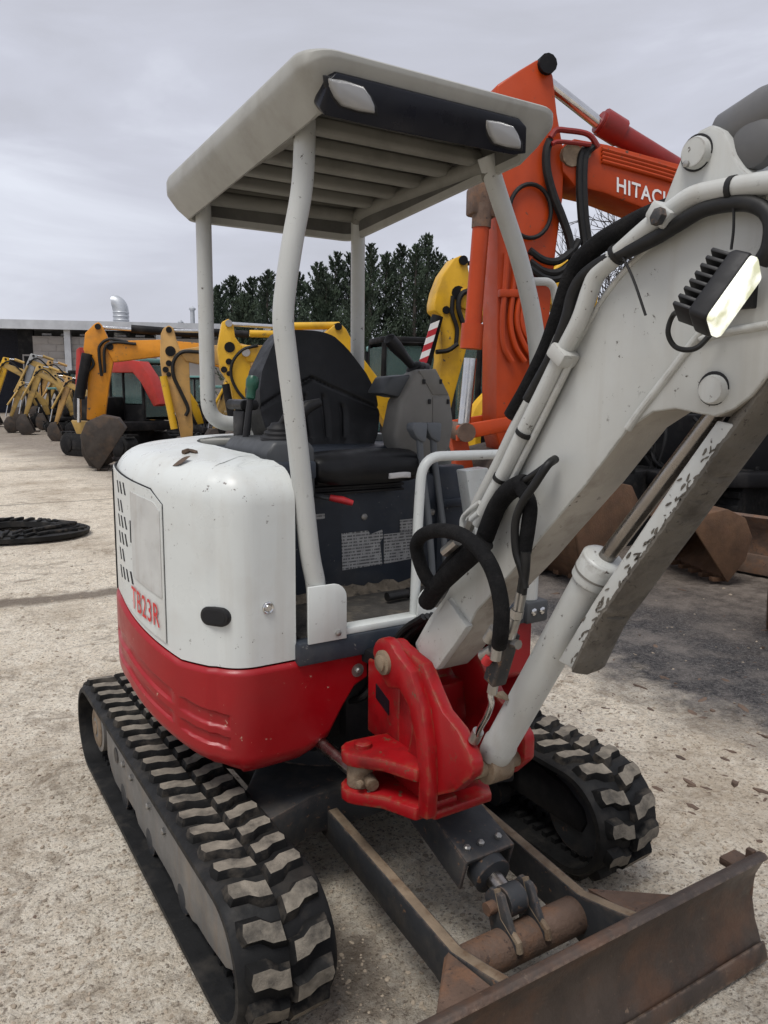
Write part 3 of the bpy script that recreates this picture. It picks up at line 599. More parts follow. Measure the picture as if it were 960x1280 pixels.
# hood across the rear between the covers, and decks around the seat
B = MB(); B.prism([(.44, -.30), (.40, .0), (.36, .02), (-.36, .02), (-.42, -.30), (-.30, -.52), (0, -.60), (.30, -.54)], .86, 1.44, 'z'); B.build('rear_hood', 'slate_paint', EX, .02)
B = MB(); B.b2((.36, -.02, .90), (.42, .44, 1.37)); wl = B.build('side_wall', 'slate_paint', EX, .012)
B = MB(); B.b2((.12, -.36, 1.436), (.40, -.26, 1.462)); B.b2((.10, -.60, 1.436), (.30, -.30, 1.452)); B.build('hood_plate', 'canopy_shell', EX, .006)
B = MB(); B.b2((.19, -.20, 1.36), (.395, .28, 1.42)); B.build('side_deck', 'slate_paint', EX, .01)
for p in ((.37, .1, 1.425), (.33, .2, 1.425), (.40, -.05, 1.425), (.27, -.1, 1.425)):
    q = MB(); q.lathe([(.012, 0), (.012, .006), (.007, .010), (.001, .010)], p, (0, 0, 1), 6); q.build('bolt', 'black_plastic', wl)
# --- floor, sill, front beam
B = MB(); B.b2((.345, .06, .862), (-.60, .47, .900)); B.build('floor_plate', 'floor_dirt', EX, .004)
B = MB(); g = 26; H = np.random.default_rng(5)
for ix in range(g): pass
vv = []; ff = []
for ix in range(31):
    for iy in range(6):
        x = .33-.68*ix/30; y = .085+.05*iy/5; h = .900+max(0, .028-.0075*iy)*H.uniform(.5, 1.3) if iy < 5 else .8995; vv.append((x, y, h))
for ix in range(30):
    for iy in range(5): a = ix*6+iy; ff.append((a, a+1, a+7, a+6))
B.add(vv, ff); B.build('floor_mud', 'dirt_pile', EX)
B = MB(); B.b2((.375, .462, .825), (-.62, .520, .899)); fb = B.build('front_beam', 'slate_paint', EX, .010)
B = MB(); B.b2((.214, .455, .899), (-.19, .512, .921)); B.build('door_sill', 'white_paint', EX, .004)
B = MB(); pl = [(.345, .893), (.345, 1.070), (.26, 1.070)]+[(.26-.046*sin(radians(a)), 1.024+.046*cos(radians(a))) for a in range(10, 91, 16)]+[(.214, .893)]
B.prism(pl, .515, .524, 'y'); bp0 = B.build('post_plate', 'white_paint', EX, .002)
q = MB(); q.lathe([(.010, 0), (.010, .005), (.005, .008), (.001, .008)], (.245, .524, .915), (0, 1, 0), 6); q.build('bolt', 'bolt_steel', bp0)
B = MB(); pl = [(-.045, .893), (-.052, .95)]+[(-.10+.048*cos(radians(a)), .965+.05*sin(radians(a))) for a in range(10, 100, 16)]+[(-.125, .98), (-.115, .945), (-.165, .893)]
B.prism(pl, .515, .524, 'y'); B.build('rail_plate', 'white_paint', EX, .002)
# --- seat base with decals
B = MB(); B.b2((.20, -.30, .88), (-.45, .085, 1.330)); sb = B.build('seat_base', 'slate_paint', EX, .012)
def decal(name, corners, y, matn='decal_print', th=.002):
    P = [PX(u, v, y=y) for u, v in corners]; B = MB(); B.prism([(p[0], p[2]) for p in P], y, y-th, 'y'); return B.build(name, matn, sb)
decal('safety_decal', [(427, 667), (460, 663), (463, 668), (478, 662), (479, 672), (475, 678), (478, 705), (428, 713)], .0875)
decal('safety_decal', [(480, 668), (516, 664), (516, 698), (480, 705)], .0875); decal('safety_decal', [(500, 650), (519, 648), (519, 663), (500, 665)], .0875)
decal('safety_decal', [(394, 643), (406, 642), (406, 648), (394, 650)], .0875)
for u, v in ((455, 646), (397, 600), (540, 640)):
    q = MB(); q.lathe([(.013, 0), (.013, .004), (.009, .007), (.001, .007)], PX(u, v, y=.085), (0, 1, 0), 10); q.build('bolt', 'bolt_steel', sb)
# --- seat
SX = -.048
def grid_surface(B, fn, nu, nv):
    o_ = len(B.v); B.v += [tuple(float(c_) for c_ in fn(i/nu, j/nv)) for i in range(nu+1) for j in range(nv+1)]
    for i in range(nu):
        for j in range(nv): a = o_+i*(nv+1)+j; B.f.append((a, a+1, a+nv+2, a+nv+1)); B.mi.append(0)
ST = empty('seat_dummy'); bpy.data.objects.remove(ST)
B = MB(); prof = []
for k in range(11):
    y = -.24+.47*k/10; f = k/10; w = .225+.018*sin(pi*min(1, f*1.1)); zt = 1.432+.022*f-.03*(1-abs(2*f-1))*.6; 
    if k == 10: zt -= .028
    r = []
    for i in range(25):
        a = 2*pi*i/24; cx, cz = cos(a), sin(a); ex = 4; sx_ = np.sign(cx)*abs(cx)**(2/ex); sz_ = np.sign(cz)*abs(cz)**(2/2.6)
        bol = .016*max(0, (abs(sx_)-.62)/.38)**1.5 if cz > 0 else 0
        zc = 1.372; r.append((SX+w*sx_, y, zc+(zt-zc)*sz_+bol if cz > 0 else zc+.045*sz_))
    prof.append(r[:-1])
fin = [(SX+(p[0]-SX)*.93, .243, 1.385+(p[2]-1.385)*.6) for p in prof[-1]]; prof.append(fin)
B.loft(prof); cush = B.build('seat_cushion', 'vinyl', EX, smooth=60)
B = MB(); B.b2((SX-.20, -.20, 1.325), (SX+.20, .205, 1.37)); B.build('seat_pan', 'black_plastic', EX, .015)
B = MB()
for k in range(5): B.b2((SX-.19+.006*(k % 2), -.2, 1.285+.010*k), (SX+.19-.006*(k % 2), .15-.008*(k % 2), 1.294+.010*k))
B.build('suspension_boot', 'black_plastic', EX, .002)
B = MB(); hx = -.155; B.loft([[(hx+dx, .250+.018*(1-(dx/.045)**2), 1.352+dz+.006*(1-(dx/.045)**2)) for dx in (-.045, -.03, -.015, 0, .015, .03, .045)]+[(hx+dx, .238, 1.352+dz) for dx in (.045, 0, -.045)] for dz in (-.010, .010)]); B.build('slide_handle', 'pale_handle', EX, .003)
def back_pt(sx, t):      # sx -1..1 across, t 0..1 up
    w = interp(t, [0, .12, .3, .5, .66, .8, .92, 1], [.205, .235, .255, .25, .225, .185, .15, .12]); wing = .055*abs(sx)**2.6*interp(t, [0, .2, .5, .75, 1], [.9, 1, 1, .6, .2])
    z = 1.42+.46*t-.022*abs(sx)**3*interp(t, [0, .85, 1], [0, .4, 1]); y = -.155-.115*t+wing
    # embroidered / moulded channels in the lower half
    d = 0
    if .06 < t < .52:
        for c_ in (.16, .46): d += .013*max(0, 1-abs(abs(sx)-c_)/.05)*min(1, (t-.06)/.05, (.52-.28*abs(sx)-t)/.04 if (.52-.28*abs(sx)-t) > 0 else 0)
    ch = abs(t-(.60-.24*abs(sx))); d += .010*max(0, 1-ch/.022)
    return (SX+w*sx, y-d, z)
B = MB(); nu, nv = 64, 64
grid_surface(B, lambda a, c_: back_pt(-1+2*a, c_), nu, nv)
def back_rear(sx, t): p = back_pt(sx, t); return (SX+(p[0]-SX)*1.02, -.155-.115*t-.075-.02*(1-sx*sx), p[2])
grid_surface(B, lambda a, c_: back_rear(1-2*a, c_), nu, 16)
ed_ = [back_pt(-1+2*i/nu, 1) for i in range(nu+1)]; B.loft([ed_, [back_rear(-1+2*i/nu, 1) for i in range(nu+1)]], False, False)
for s_ in (-1, 1): B.loft([[back_pt(s_, j/nv) for j in range(nv+1)], [back_rear(s_, j/nv) for j in range(nv+1)]], False, False)
bk = B.build('seat_backrest', 'vinyl', EX, smooth=50)
# --- right console, armrest, joystick
B = MB(); pr = [(.185, 1.30), (.36, 1.30), (.36, 1.45), (.33, 1.485), (.21, 1.485), (.185, 1.46)]; B.prism(pr, -.12, .26, 'y'); B.build('right_console', 'dark_grey_plastic', EX, .012)
B = MB(); bo = (.27, .16, 1.485)
B.lathe([(.062, 0), (.060, .012), (.050, .018), (.050, .026), (.040, .032), (.040, .040), (.030, .046), (.026, .055)], bo, (.05, .1, 1), 20); B.build('gaiter', 'black_plastic', EX)
jt = PX(400, 503, y=.2)
B = MB(); B.tube([(.268, .165, 1.53), (.25, .18, 1.57), PX(365, 528, y=.19), PX(385, 508, y=.2), jt], [.012, .014, .024, .022, .014], 14); B.build('joystick', 'black_plastic', EX)
B = MB(); a0 = PX(322, 505, y=-.02); B.loft([rr for rr in [[(x, y, z) for x, z in rrect(.240, .31, 1.575, 1.612, .016, 4)] for y in (-.22, -.21, -.085, -.075)]]); B.build('armrest', 'vinyl', EX, .004)
B = MB(); B.prism([(-.20, 1.46), (-.12, 1.46), (-.09, 1.575), (-.20, 1.575)], .255, .295, 'x'); B.build('armrest_support', 'black_plastic', EX, .012)
# green-knobbed lever
kb = PX(308, 562, z=1.43); kt = PX(314, 487, y=kb[1]-.03)
kb = np.array([.335, -.05, 1.42]); kt = np.array([.300, -.055, 1.645])
gl0 = PX(305, 562, y=-.02); gl1 = PX(315, 482, y=-.04)
B = MB(); B.tube([gl0-np.array([0, 0, .03]), gl0, gl1], .011, 10); lv = B.build('blade_lever', 'black_plastic', EX)
B = MB(); B.lathe([(.010, -.05), (.016, -.045), (.016, -.015), (.022, -.005), (.023, .02), (.018, .032), (.001, .036)], gl1, gl1-gl0, 16); B.build('lever_knob', 'green_knob', lv)
# red handled lock lever
B = MB(); B.tube(spline([PX(384, 612, y=.10), PX(395, 619, y=.17), PX(416, 624, y=.21)]), .009, 8); rl = B.build('lock_lever', 'dark_grey_plastic', EX)
B = MB(); B.tube([PX(412, 622, y=.205), PX(428, 625, y=.225), PX(441, 629, y=.24)], [.011, .013, .010], 12); B.build('lever_grip', 'red_grip', rl)
# --- left console tilted up, with joystick
def cprism(B, pix, y0, y1): P = [PX(u, v, y=y0) for u, v in pix]; B.loft([[(p[0], y0, p[2]) for p in P], [(p[0], y1, p[2]) for p in P]])
B = MB(); sil = [(522, 462), (546, 460), (563, 495), (567, 530), (562, 562), (548, 577), (500, 577), (494, 545), (502, 500)]
yc = .10; P1 = [PX(u, v, y=yc) for u, v in sil]; cx = np.mean([p[0] for p in P1]); cz = np.mean([p[2] for p in P1])
B.loft([[(p[0]+dx, yy, cz+(p[2]-cz)*s_) for p in P1] for yy, s_, dx in ((-.02, .86, -.01), (.0, .95, -.005), (.07, 1., 0), (.10, .96, -.003))]); lcn = B.build('left_console', 'grey_plastic', EX, .014)
B = MB(); cprism(B, [(524, 463), (545, 461), (562, 494), (541, 494)], .1035, .09); cprism(B, [(541, 496), (562, 496), (566, 530), (561, 561), (549, 575), (541, 575)], .1035, .09); B.build('console_front', 'grey_plastic', lcn, .004)
for u, v in ((530, 477), (551, 477), (537, 502), (560, 502)):
    q = MB(); p = PX(u, v, y=.104); q.box(p, (.012, .006, .018)); q.build('console_clip', 'black_plastic', lcn, .002)
B = MB(); P = [PX(u, v, y=.02) for u, v in ((469, 492), (480, 471), (512, 468), (520, 480), (500, 494), (492, 497))]; B.loft([[(p[0], yy, p[2]) for p in P] for yy in (-.05, .07)]); B.build('console_wing', 'dark_grey_plastic', lcn, .01)
B = MB(); j0 = PX(522, 466, y=.03); j1 = PX(487, 424, y=.05); dj = j1-j0
B.lathe([(.055, -.01), (.055, .004), (.042, .012), (.044, .018), (.030, .026), (.032, .032), (.020, .040)], j0, dj+np.array([0, 0, .05]), 18)
B.tube([j0+dj*.15, j0+dj*.45, j0+dj*.8, j0+dj*1.02, j0+dj*1.08], [.014, .018, .026, .024, .010], 14); B.build('left_joystick', 'black_plastic', EX)
# --- travel levers with grips
for u0, u1, ub, yv in ((518, 524, 536, .24), (536, 541, 553, .22)):
    B = MB(); B.tube([PX(u1, 545, y=yv), PX(u1+2, 575, y=yv), PX(ub, 650, y=yv+.02), PX(ub+4, 705, y=yv+.03), PX(ub+5, 735, y=yv+.03)], .0125, 10); tl = B.build('travel_lever', 'lever_grey', EX)
    B = MB(); gp_ = PX(u0+4, 536, y=yv); B.prism([(gp_[0]-.030, gp_[2]+.022), (gp_[0]+.034, gp_[2]+.022), (gp_[0]+.038, gp_[2]+.0), (gp_[0]+.018, gp_[2]-.03), (gp_[0]-.012, gp_[2]-.05), (gp_[0]-.026, gp_[2]-.045)], yv-.022, yv+.022, 'y'); B.build('lever_grip', 'lever_grey', tl, .008)
B = MB(); p = PX(498, 748, z=.91); B.cyl((p[0]-.045, p[1], .925), (p[0]+.055, p[1]+.01, .925), .016, n=16); B.cyl((p[0]-.05, p[1], .925), (p[0]-.04, p[1], .925), .02, n=16); B.cyl((p[0]-.05, p[1], .925), (p[0]-.085, p[1]-.03, .955), .006, n=8); B.build('foot_pedal', 'black_plastic', EX)
B = MB(); B.b2((-.43, .03, .90), (-.56, .10, 1.36)); B.b2((-.42, .10, 1.20), (-.60, .13, 1.235)); B.build('left_cab_panel', 'slate_paint', EX, .01)
# white pillar behind the travel levers
B = MB(); P = [PX(578, 588, y=.30), PX(606, 584, y=.30), PX(622, 665, y=.30), PX(620, 760, y=.30), PX(604, 760, y=.30)]; B.loft([[(p[0], yy, p[2]) for p in P] for yy in (.26, .32)]); B.build('lever_guard', 'white_paint', EX, .005)
# hand rail
B = MB(); rp = [PX(518, 760, y=.485), PX(523, 640, y=.485), PX(528, 571, y=.485), PX(645, 567, y=.485), (-.62, .485, 1.435), (-.62, .40, 1.40), (-.62, .38, .92)]
rp[0] = np.array([rp[0][0], .485, .915]); B.tube(fillet(rp, .075, 8), .0165, 14); B.build('hand_rail', 'white_paint', EX)
# --- posts
def post(path, r): B = MB(); B.tube(path, r, 18); return B.build('canopy_post', 'canopy_shell' if False else 'boom_paint', EX)
fp = [PX(u, v, y=.485) for u, v in ((396, 760), (395, 735), (387, 690), (377, 600), (368, 520), (358, 440), (354, 400), (357, 360), (366, 300), (376, 245), (380, 200), (381, 150))]; fp[0][2] = .905
post(spline(fp, 4), .0305)
lp = [PX(u, v, y=.485) for u, v in ((608, 195), (625, 250), (648, 320), (663, 380), (671, 430), (673, 470))]; lp += [np.array([-.575, .485, 1.5]), np.array([-.57, .485, .90])]
post(spline(lp, 4), .0305)
rpst = [(.325, -.37, 2.36), (.325, -.37, 1.9), (.325, -.37, 1.515), (.13, -.33, 1.515)]; post(fillet(rpst, .10, 8), .029)
lpst = [(-.335, -.37, 2.37), (-.335, -.37, 1.9), (-.335, -.37, 1.515), (-.13, -.33, 1.515)]; post(fillet(lpst, .10, 8), .029)
B = MB(); B.cyl((.125, -.33, 1.44), (.125, -.33, 1.57), .045, n=20); B.cyl((-.125, -.33, 1.44), (-.125, -.33, 1.57), .045, n=20); B.b2((-.12, -.365, 1.47), (.12, -.295, 1.55)); B.build('post_bracket', 'boom_paint', EX, .006)
B = MB(); B.tube(fillet([PX(660, 352, y=.485), PX(692, 352, y=.50), PX(697, 400, y=.50), PX(680, 470, y=.50)], .04), .014, 10); B.build('grab_handle', 'boom_paint', EX)
# --- canopy roof
CX0, CX1, CY0, CY1 = -.405, .445, -.49, .735
def crect(d, r=.085, n_=7): return rrect(CX0+d, CX1-d, CY0+d, CY1-d, max(.02, r-d*.5), n_)
def zroof(y): return 2.486-.066*max(0, (.60-y)/1.09)**1.1-.006*max(0, (y-.6)/.13)**2
def zlip(y, x):
    return interp(y, [-.5, -.46, -.36, -.25, -.16, .4, .62, .70, .735], [2.305, 2.262, 2.266, 2.325, 2.352, 2.346, 2.338, 2.376, 2.424])
rings = []
for d, h in ((.080, .16), (.076, .02), (.066, .0), (.030, .24), (.010, .44), (.001, .54), (.0, .62), (.0, .80), (.006, .90), (.020, .97), (.045, .995), (.080, 1.0)):
    rings.append([(x, y, zlip(y, x)+(zroof(y)-zlip(y, x))*h) for x, y in crect(d)])
rings.append([(x*.5+.01, y*.5+.06, zroof(y*.5+.06)+.006) for x, y in crect(.080)])
B = MB(); B.loft(rings, True, False); B.f.append(tuple(range(len(B.v)-len(rings[0]), len(B.v)))); B.mi.append(0)
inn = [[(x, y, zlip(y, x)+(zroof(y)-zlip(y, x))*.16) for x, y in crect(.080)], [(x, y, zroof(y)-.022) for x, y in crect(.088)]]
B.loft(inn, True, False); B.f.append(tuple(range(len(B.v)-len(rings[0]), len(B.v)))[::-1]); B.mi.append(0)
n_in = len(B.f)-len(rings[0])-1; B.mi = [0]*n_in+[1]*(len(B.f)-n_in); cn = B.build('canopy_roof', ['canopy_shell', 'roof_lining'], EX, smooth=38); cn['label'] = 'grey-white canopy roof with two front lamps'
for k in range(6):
    y = -.40+.165*k; q = MB(); q.loft([[(x_, y+p[0], 2.405-.02*max(0, (.2-y)/.7)+p[1]) for p in rrect(-.028, .028, -.030, .012, .012, 4)] for x_ in (CX0+.085, CX1-.085)]); q.build('roof_rib', 'grimy_shaded_frame', cn)
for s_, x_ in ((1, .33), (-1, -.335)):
    q = MB(); q.tube(spline([(x_, -.37, 2.33), (x_, -.33, 2.362), (x_, -.1, 2.372), (x_, .30, 2.375), (x_-.0, .455, 2.372), (x_, .485, 2.33)], 5), .031, 14); q.build('roof_beam', 'grimy_shaded_frame', cn)
q = MB(); q.tube([(-.33, -.385, 2.36), (.33, -.385, 2.352)], .028, 14); q.build('roof_beam', 'grimy_shaded_frame', cn)
# dark front panel with two lamps, set under the front lip and leaning back
pa = [PX(u, v, y=.722) for u, v in ((411, 98), (420, 90), (648, 148), (657, 158))]; pb = [PX(u, v, y=.69) for u, v in ((656, 191), (640, 193), (480, 161), (404, 143), (398, 133))]
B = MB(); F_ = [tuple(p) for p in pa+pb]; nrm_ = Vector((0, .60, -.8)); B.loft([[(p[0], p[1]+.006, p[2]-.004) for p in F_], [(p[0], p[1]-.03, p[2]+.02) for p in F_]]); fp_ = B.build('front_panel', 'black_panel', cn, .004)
ra, rb = (pa[1]+pa[2])/2, (pb[1]+pb[2])/2; vdir = Vector(ra-rb).normalized(); hdir = Vector((1, 0, 0)); ndir = vdir.cross(hdir); ndir = ndir if ndir.y > 0 else -ndir
for u, v in ((438, 120), (627, 168)):
    d_ = ray(u, v); P0 = pa[1]; n3 = np.array(ndir); t_ = ((P0-CAM)@n3)/(d_@n3); c_ = Vector(CAM+t_*d_)+ndir*.008
    B = MB(); pr = [(-.058, .012), (-.048, .034), (0, .038), (.048, .034), (.058, .012), (.058, -.012), (.048, -.034), (0, -.038), (-.048, -.034), (-.058, -.012)]
    B.loft([[c_+hdir*p[0]*s_+vdir*p[1]*s_+ndir*h_ for p in pr] for h_, s_ in ((-.006, 1.05), (.004, 1.05), (.012, .96), (.015, .8))]); B.build('lamp', 'lamp_lens', cn, .003)
    B = MB(); B.loft([[c_+hdir*p[0]*s_+vdir*p[1]*s_+ndir*h_ for p in pr] for h_, s_ in ((-.006, 1.22), (.002, 1.2), (.004, 1.08))]); B.build('lamp_bezel', 'black_plastic', cn, .002)
# lower left front: red skirt end has a small grey lamp housing
B = MB(); B.b2((-.52, .44, .822), (-.625, .532, .905)); lh = B.build('tie_bracket', 'dark_grey_plastic', EX, .012)
for dx in (-.550, -.590):
    q = MB(); q.lathe([(.014, 0), (.014, .004), (.008, .008), (.001, .008)], (dx, .532, .868), (0, 1, 0), 8); q.build('bolt', 'chrome', lh)
mat('worn_grey', (.10, .10, .10), .45, var=.12, vscale=8, dirt=((.12, .11, .10), .5, 8., .25))
# --- swing bracket
PINY, PINZ = .715, .872
XC = .05
ck = arc(PINY, PINZ, .060, 200, 60, 8)+[(.86, .905), (.915, .84), (.955, .80), (1.02, .775), (1.07, .735)]+arc(1.045, .695, .045, 30, -60, 4)+[(1.015, .60), (.93, .548), (.80, .475), (.72, .465), (.72, .52), (.785, .60), (.815, .70), (.80, .775), (.74, .815)]
B = MB(); B.prism(ck, .125, .163, 'x'); ck2 = [(min(p[0], 1.075), p[1]) for p in ck]; B.prism(ck2, -.063, -.027, 'x')
B.cyl((0, .655, .45), (0, .655, .83), .085, n=28)
B.b2((-.05, .70, .46), (.15, .80, .80)); B.b2((-.05, .80, .46), (.15, .86, .62))
sw = B.build('swing_bracket', 'red_worn', EX, .004); sw['label'] = 'red cast swing bracket holding the boom'
# curved outer rib of the cheek
rb_o = arc(PINY, PINZ, .070, 175, 40, 8)+[(.845, .885), (.905, .80), (.935, .70), (.945, .60), (.94, .49)]; rb_i = [(.895, .48), (.895, .60), (.875, .70), (.835, .785), (.79, .815), (.735, .80), (.68, .83)]
B = MB(); B.prism(rb_o+rb_i, .160, .196, 'x'); B.build('cheek_rib', 'red_worn', sw, .006)
for s_, x_ in ((1, .194), (-1, -.063)):
    q = MB(); q.lathe([(.036, 0), (.036, .012), (.024, .015), (.024, .022), (.012, .026), (.001, .026)], (x_, PINY, PINZ), (s_, 0, 0), 18); q.build('boom_pin', 'rust_edge', sw)
# fork for the swing cylinder
pc = PX(466, 932, z=.60); fx, fy = .268, .70
fk = arc(fx, fy, .056, 180, 45, 8)+[(.19, .93), (.10, .95), (.05, .9), (.05, .74), (.16, .70)]+[(.20, .66), (.235, .645)]
fk = [(p[0], p[1]) for p in [(fx+.056*cos(radians(a)), fy+.056*sin(radians(a))) for a in (-100, -70, -40, -10, 20, 50)]]+[(.250, .80), (.205, .90), (.06, .90), (.06, .67), (.20, .65)]
for z0, z1 in ((.584, .622), (.470, .508)):
    B = MB(); B.prism(fk, z0, z1, 'z'); B.build('cylinder_fork', 'red_worn', sw, .005)
B = MB(); B.prism([(-.09, .62), (.185, .62), (.198, .85), (.15, .92), (-.05, .92), (-.09, .85)], .466, .492, 'z'); B.build('base_plate', 'red_worn', sw, .005)
B = MB(); B.lathe([(.026, 0), (.026, .012), (.020, .016), (.001, .016)], (fx-.01, fy, .622), (0, 0, 1), 18); B.build('swing_pin', 'red_worn', sw)
B = MB(); B.cyl((fx, fy, .509), (fx, fy, .583), .038, n=22); B.cyl((fx-.012, fy+.03, .535), (fx-.005, fy+.066, .530), .020, n=16); B.tube([(fx+.02, fy+.045, .535), (fx+.035, fy+.05, .535)], .012, 12); B.build('rod_eye', 'rust_edge', sw, .003)
B = MB(); B.lathe([(.010, 0), (.010, .006), (.001, .008)], (fx, fy+.05, .50), (.4, 1, 0), 10); B.build('grease_nipple', 'bolt_steel', sw)
B = MB(); B.cyl((fx+.005, fy-.03, .537), (fx+.025, .40, .56), .022, n=20); B.build('swing_rod', 'chrome_dirty', EX)
B = MB(); B.cyl((fx+.02, .46, .556), (fx+.03, .10, .57), .042, n=20); B.build('swing_cylinder', 'machine_dark', EX)
# house-side mount the bracket hinges on
B = MB(); B.prism([(-.17, .30), (.17, .30), (.14, .60), (.09, .68), (-.09, .68), (-.14, .60)], .80, .845, 'z'); B.prism([(-.17, .30), (.17, .30), (.14, .60), (.09, .68), (-.09, .68), (-.14, .60)], .42, .447, 'z'); B.b2((-.17, .28, .42), (.17, .44, .84)); mt = B.build('bracket_mount', 'machine_dark', EX, .006)
B = MB(); B.prism([(.60, .76), (.675, .73), (.675, .685), (.60, .715)], .152, .1545, 'x'); B.build('warning_decal', 'black_panel', mt)
B = MB(); B.b2((.128, .545, .585), (.152, .73, .825)); B.build('side_web', 'red_worn', sw, .008)
# dark hydraulic clutter between bracket and house
rnd = random.Random(3)
for k in range(9):
    x = -.16+.04*k; B = MB(); B.tube(spline([(x, .40, .62+.02*rnd.random()), (x*.8, .52, .70+.06*rnd.random()), (x*.5+.01, .62, .86+.05*rnd.random()), (x*.4, .72, .99)], 6), .011, 8); B.build('feed_hose', 'hose_rubber', EX)

# --- boom: side profile traced at the plate plane
BX = XC+.062
tp = [(518, 804), (536, 772), (556, 745), (578, 702), (600, 660), (620, 626), (659, 543), (698, 472), (725.5, 421), (757, 367), (796, 321), (812, 302), (825, 262), (839, 226), (850, 198), (862, 176), (874, 162), (889, 155), (903, 162), (911, 175), (917, 192), (926, 208), (940, 221), (962, 232)]
bt_ = [(960, 468), (938, 495), (917, 511), (893, 521), (870, 517), (843, 511), (815, 515), (784, 536), (732, 605), (676, 671), (650, 703), (618, 738), (594, 765), (582, 790), (560, 820), (542, 839), (526, 835)]
TY = [(p[1], p[2]) for p in (PX(u, v, x=BX) for u, v in tp)]; BY = [(p[1], p[2]) for p in (PX(u, v, x=BX) for u, v in bt_)]
ext = [(1.95, 2.02), (2.12, 1.95), (2.20, 1.90)]+arc(2.20, 1.86, .05, 60, -100, 5)+[(2.05, 1.72), (1.86, 1.66)]
prof = TY+ext+BY
inn_ = None
B = MB(); B.prism(prof, XC-.062, BX, 'x'); bm_ = B.build('boom', ['boom_paint', 'boom_under'], EX, .006, seg=2); bm_['label'] = 'light grey cranked boom with pipes along its top edge'
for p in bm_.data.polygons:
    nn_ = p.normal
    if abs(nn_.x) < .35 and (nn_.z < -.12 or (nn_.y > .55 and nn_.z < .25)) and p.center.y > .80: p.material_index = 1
def strip_on(name, pix, w, th, matn='boom_paint', x0=BX):
    P = [PX(u, v, x=x0) for u, v in pix]; B = MB(); B.tube([(x0+th*.2, p[1], p[2]) for p in spline(P, 5)], w, 10); return B.build(name, matn, bm_)
strip_on('weld_bead', [(785, 536), (800, 515), (838, 466), (875, 418), (884, 408)], .0085, .003)
strip_on('weld_bead', [(876, 424), (905, 416), (962, 406)], .0075, .003)
strip_on('edge_weld', [(600, 662), (620, 628), (659, 545), (698, 474), (725.5, 423), (757, 369), (796, 323), (839, 288), (893, 264), (960, 247)], .0062, .002)
# foot casting (thicker, with a ridge)
ft = [PX(u, v, x=BX+.018) for u, v in ((520, 806), (558, 747), (583, 784), (578, 792), (545, 838), (528, 834))]
B = MB(); B.prism([(p[1], p[2]) for p in ft], BX-.01, BX+.018, 'x'); B.build('boom_foot', 'boom_paint', bm_, .008)
def boss(u, v, r, name='pin_cap', matn='boom_paint', dark=True):
    p = PX(u, v, x=BX); B = MB(); B.lathe([(r, -.001), (r, .012), (r*.9, .018), (r*.3, .019), (.001, .019)], (BX, p[1], p[2]), (1, 0, 0), 26); B.build(name, matn, bm_)
    if dark: B = MB(); B.lathe([(r*1.16, -.001), (r*1.16, .004), (r*1.0, .0055)], (BX, p[1]-.004, p[2]+.002), (1, 0, 0), 26); B.build('pin_seal', 'dark', bm_)
boss(874, 192, .027); boss(895, 487, .026)
p_ = PX(874, 192, x=BX); B = MB(); B.lathe([(.006, 0), (.006, .006), (.001, .008)], (BX+.017, p_[1]-.010, p_[2]-.018), (1, 0, 0), 8); B.build('grease_nipple', 'bolt_steel', bm_)
# --- arm cylinder, stick and bucket beyond the picture's right edge
EP = PX(874, 192, x=XC); AE = np.array([XC, 2.42, 2.25])
ad_ = (AE-EP)/np.linalg.norm(AE-EP)
B = MB(); B.lathe([(.03, -.04), (.045, -.02), (.052, .06), (.050, .075), (.050, .46), (.056, .47), (.056, .52), (.03, .525)], EP+ad_*.08, ad_, 26); ac = B.build('arm_cylinder', 'worn_grey', EX, smooth=45)
B = MB(); cbp = PX(938, 178, x=XC+.05); B.lathe([(.040, 0), (.040, .025), (.026, .032), (.001, .034)], cbp-np.array([.03, 0, 0]), (1, 0, 0), 22); B.build('cylinder_boss', 'worn_grey', ac)
B = MB(); B.cyl(EP+ad_*.5, AE, .026, n=18); B.build('piston_rod', 'chrome', ac)
sk_p = [(2.36, 2.32), (2.46, 2.33), (2.40, 2.05), (2.36, 1.75), (2.30, 1.0), (2.26, .86), (2.20, .86), (2.14, 1.0), (2.13, 1.75), (2.15, 1.95)]
B = MB(); B.prism(sk_p, XC-.06, XC+.06, 'x'); B.build('dipper_arm', 'boom_paint', EX, .006)
bk_o = [(2.14, .98), (2.30, 1.0), (2.42, .86), (2.50, .66), (2.46, .48), (2.36, .40), (2.16, .38), (2.17, .41), (2.34, .43), (2.43, .50), (2.46, .65), (2.39, .82), (2.29, .94), (2.16, .93)]
B = MB(); B.prism(bk_o, -.20, .20, 'x'); B.prism(bk_o[:7]+[(2.14, .55)], -.212, -.2, 'x'); B.prism(bk_o[:7]+[(2.14, .55)], .2, .212, 'x'); bkt = B.build('digging_bucket', 'bucket_steel', EX, .004)
for k in range(4): q = MB(); q.b2((-.18+.105*k, 2.07, .375), (-.135+.105*k, 2.18, .40)); q.build('bucket_tooth', 'bucket_steel', bkt, .004)
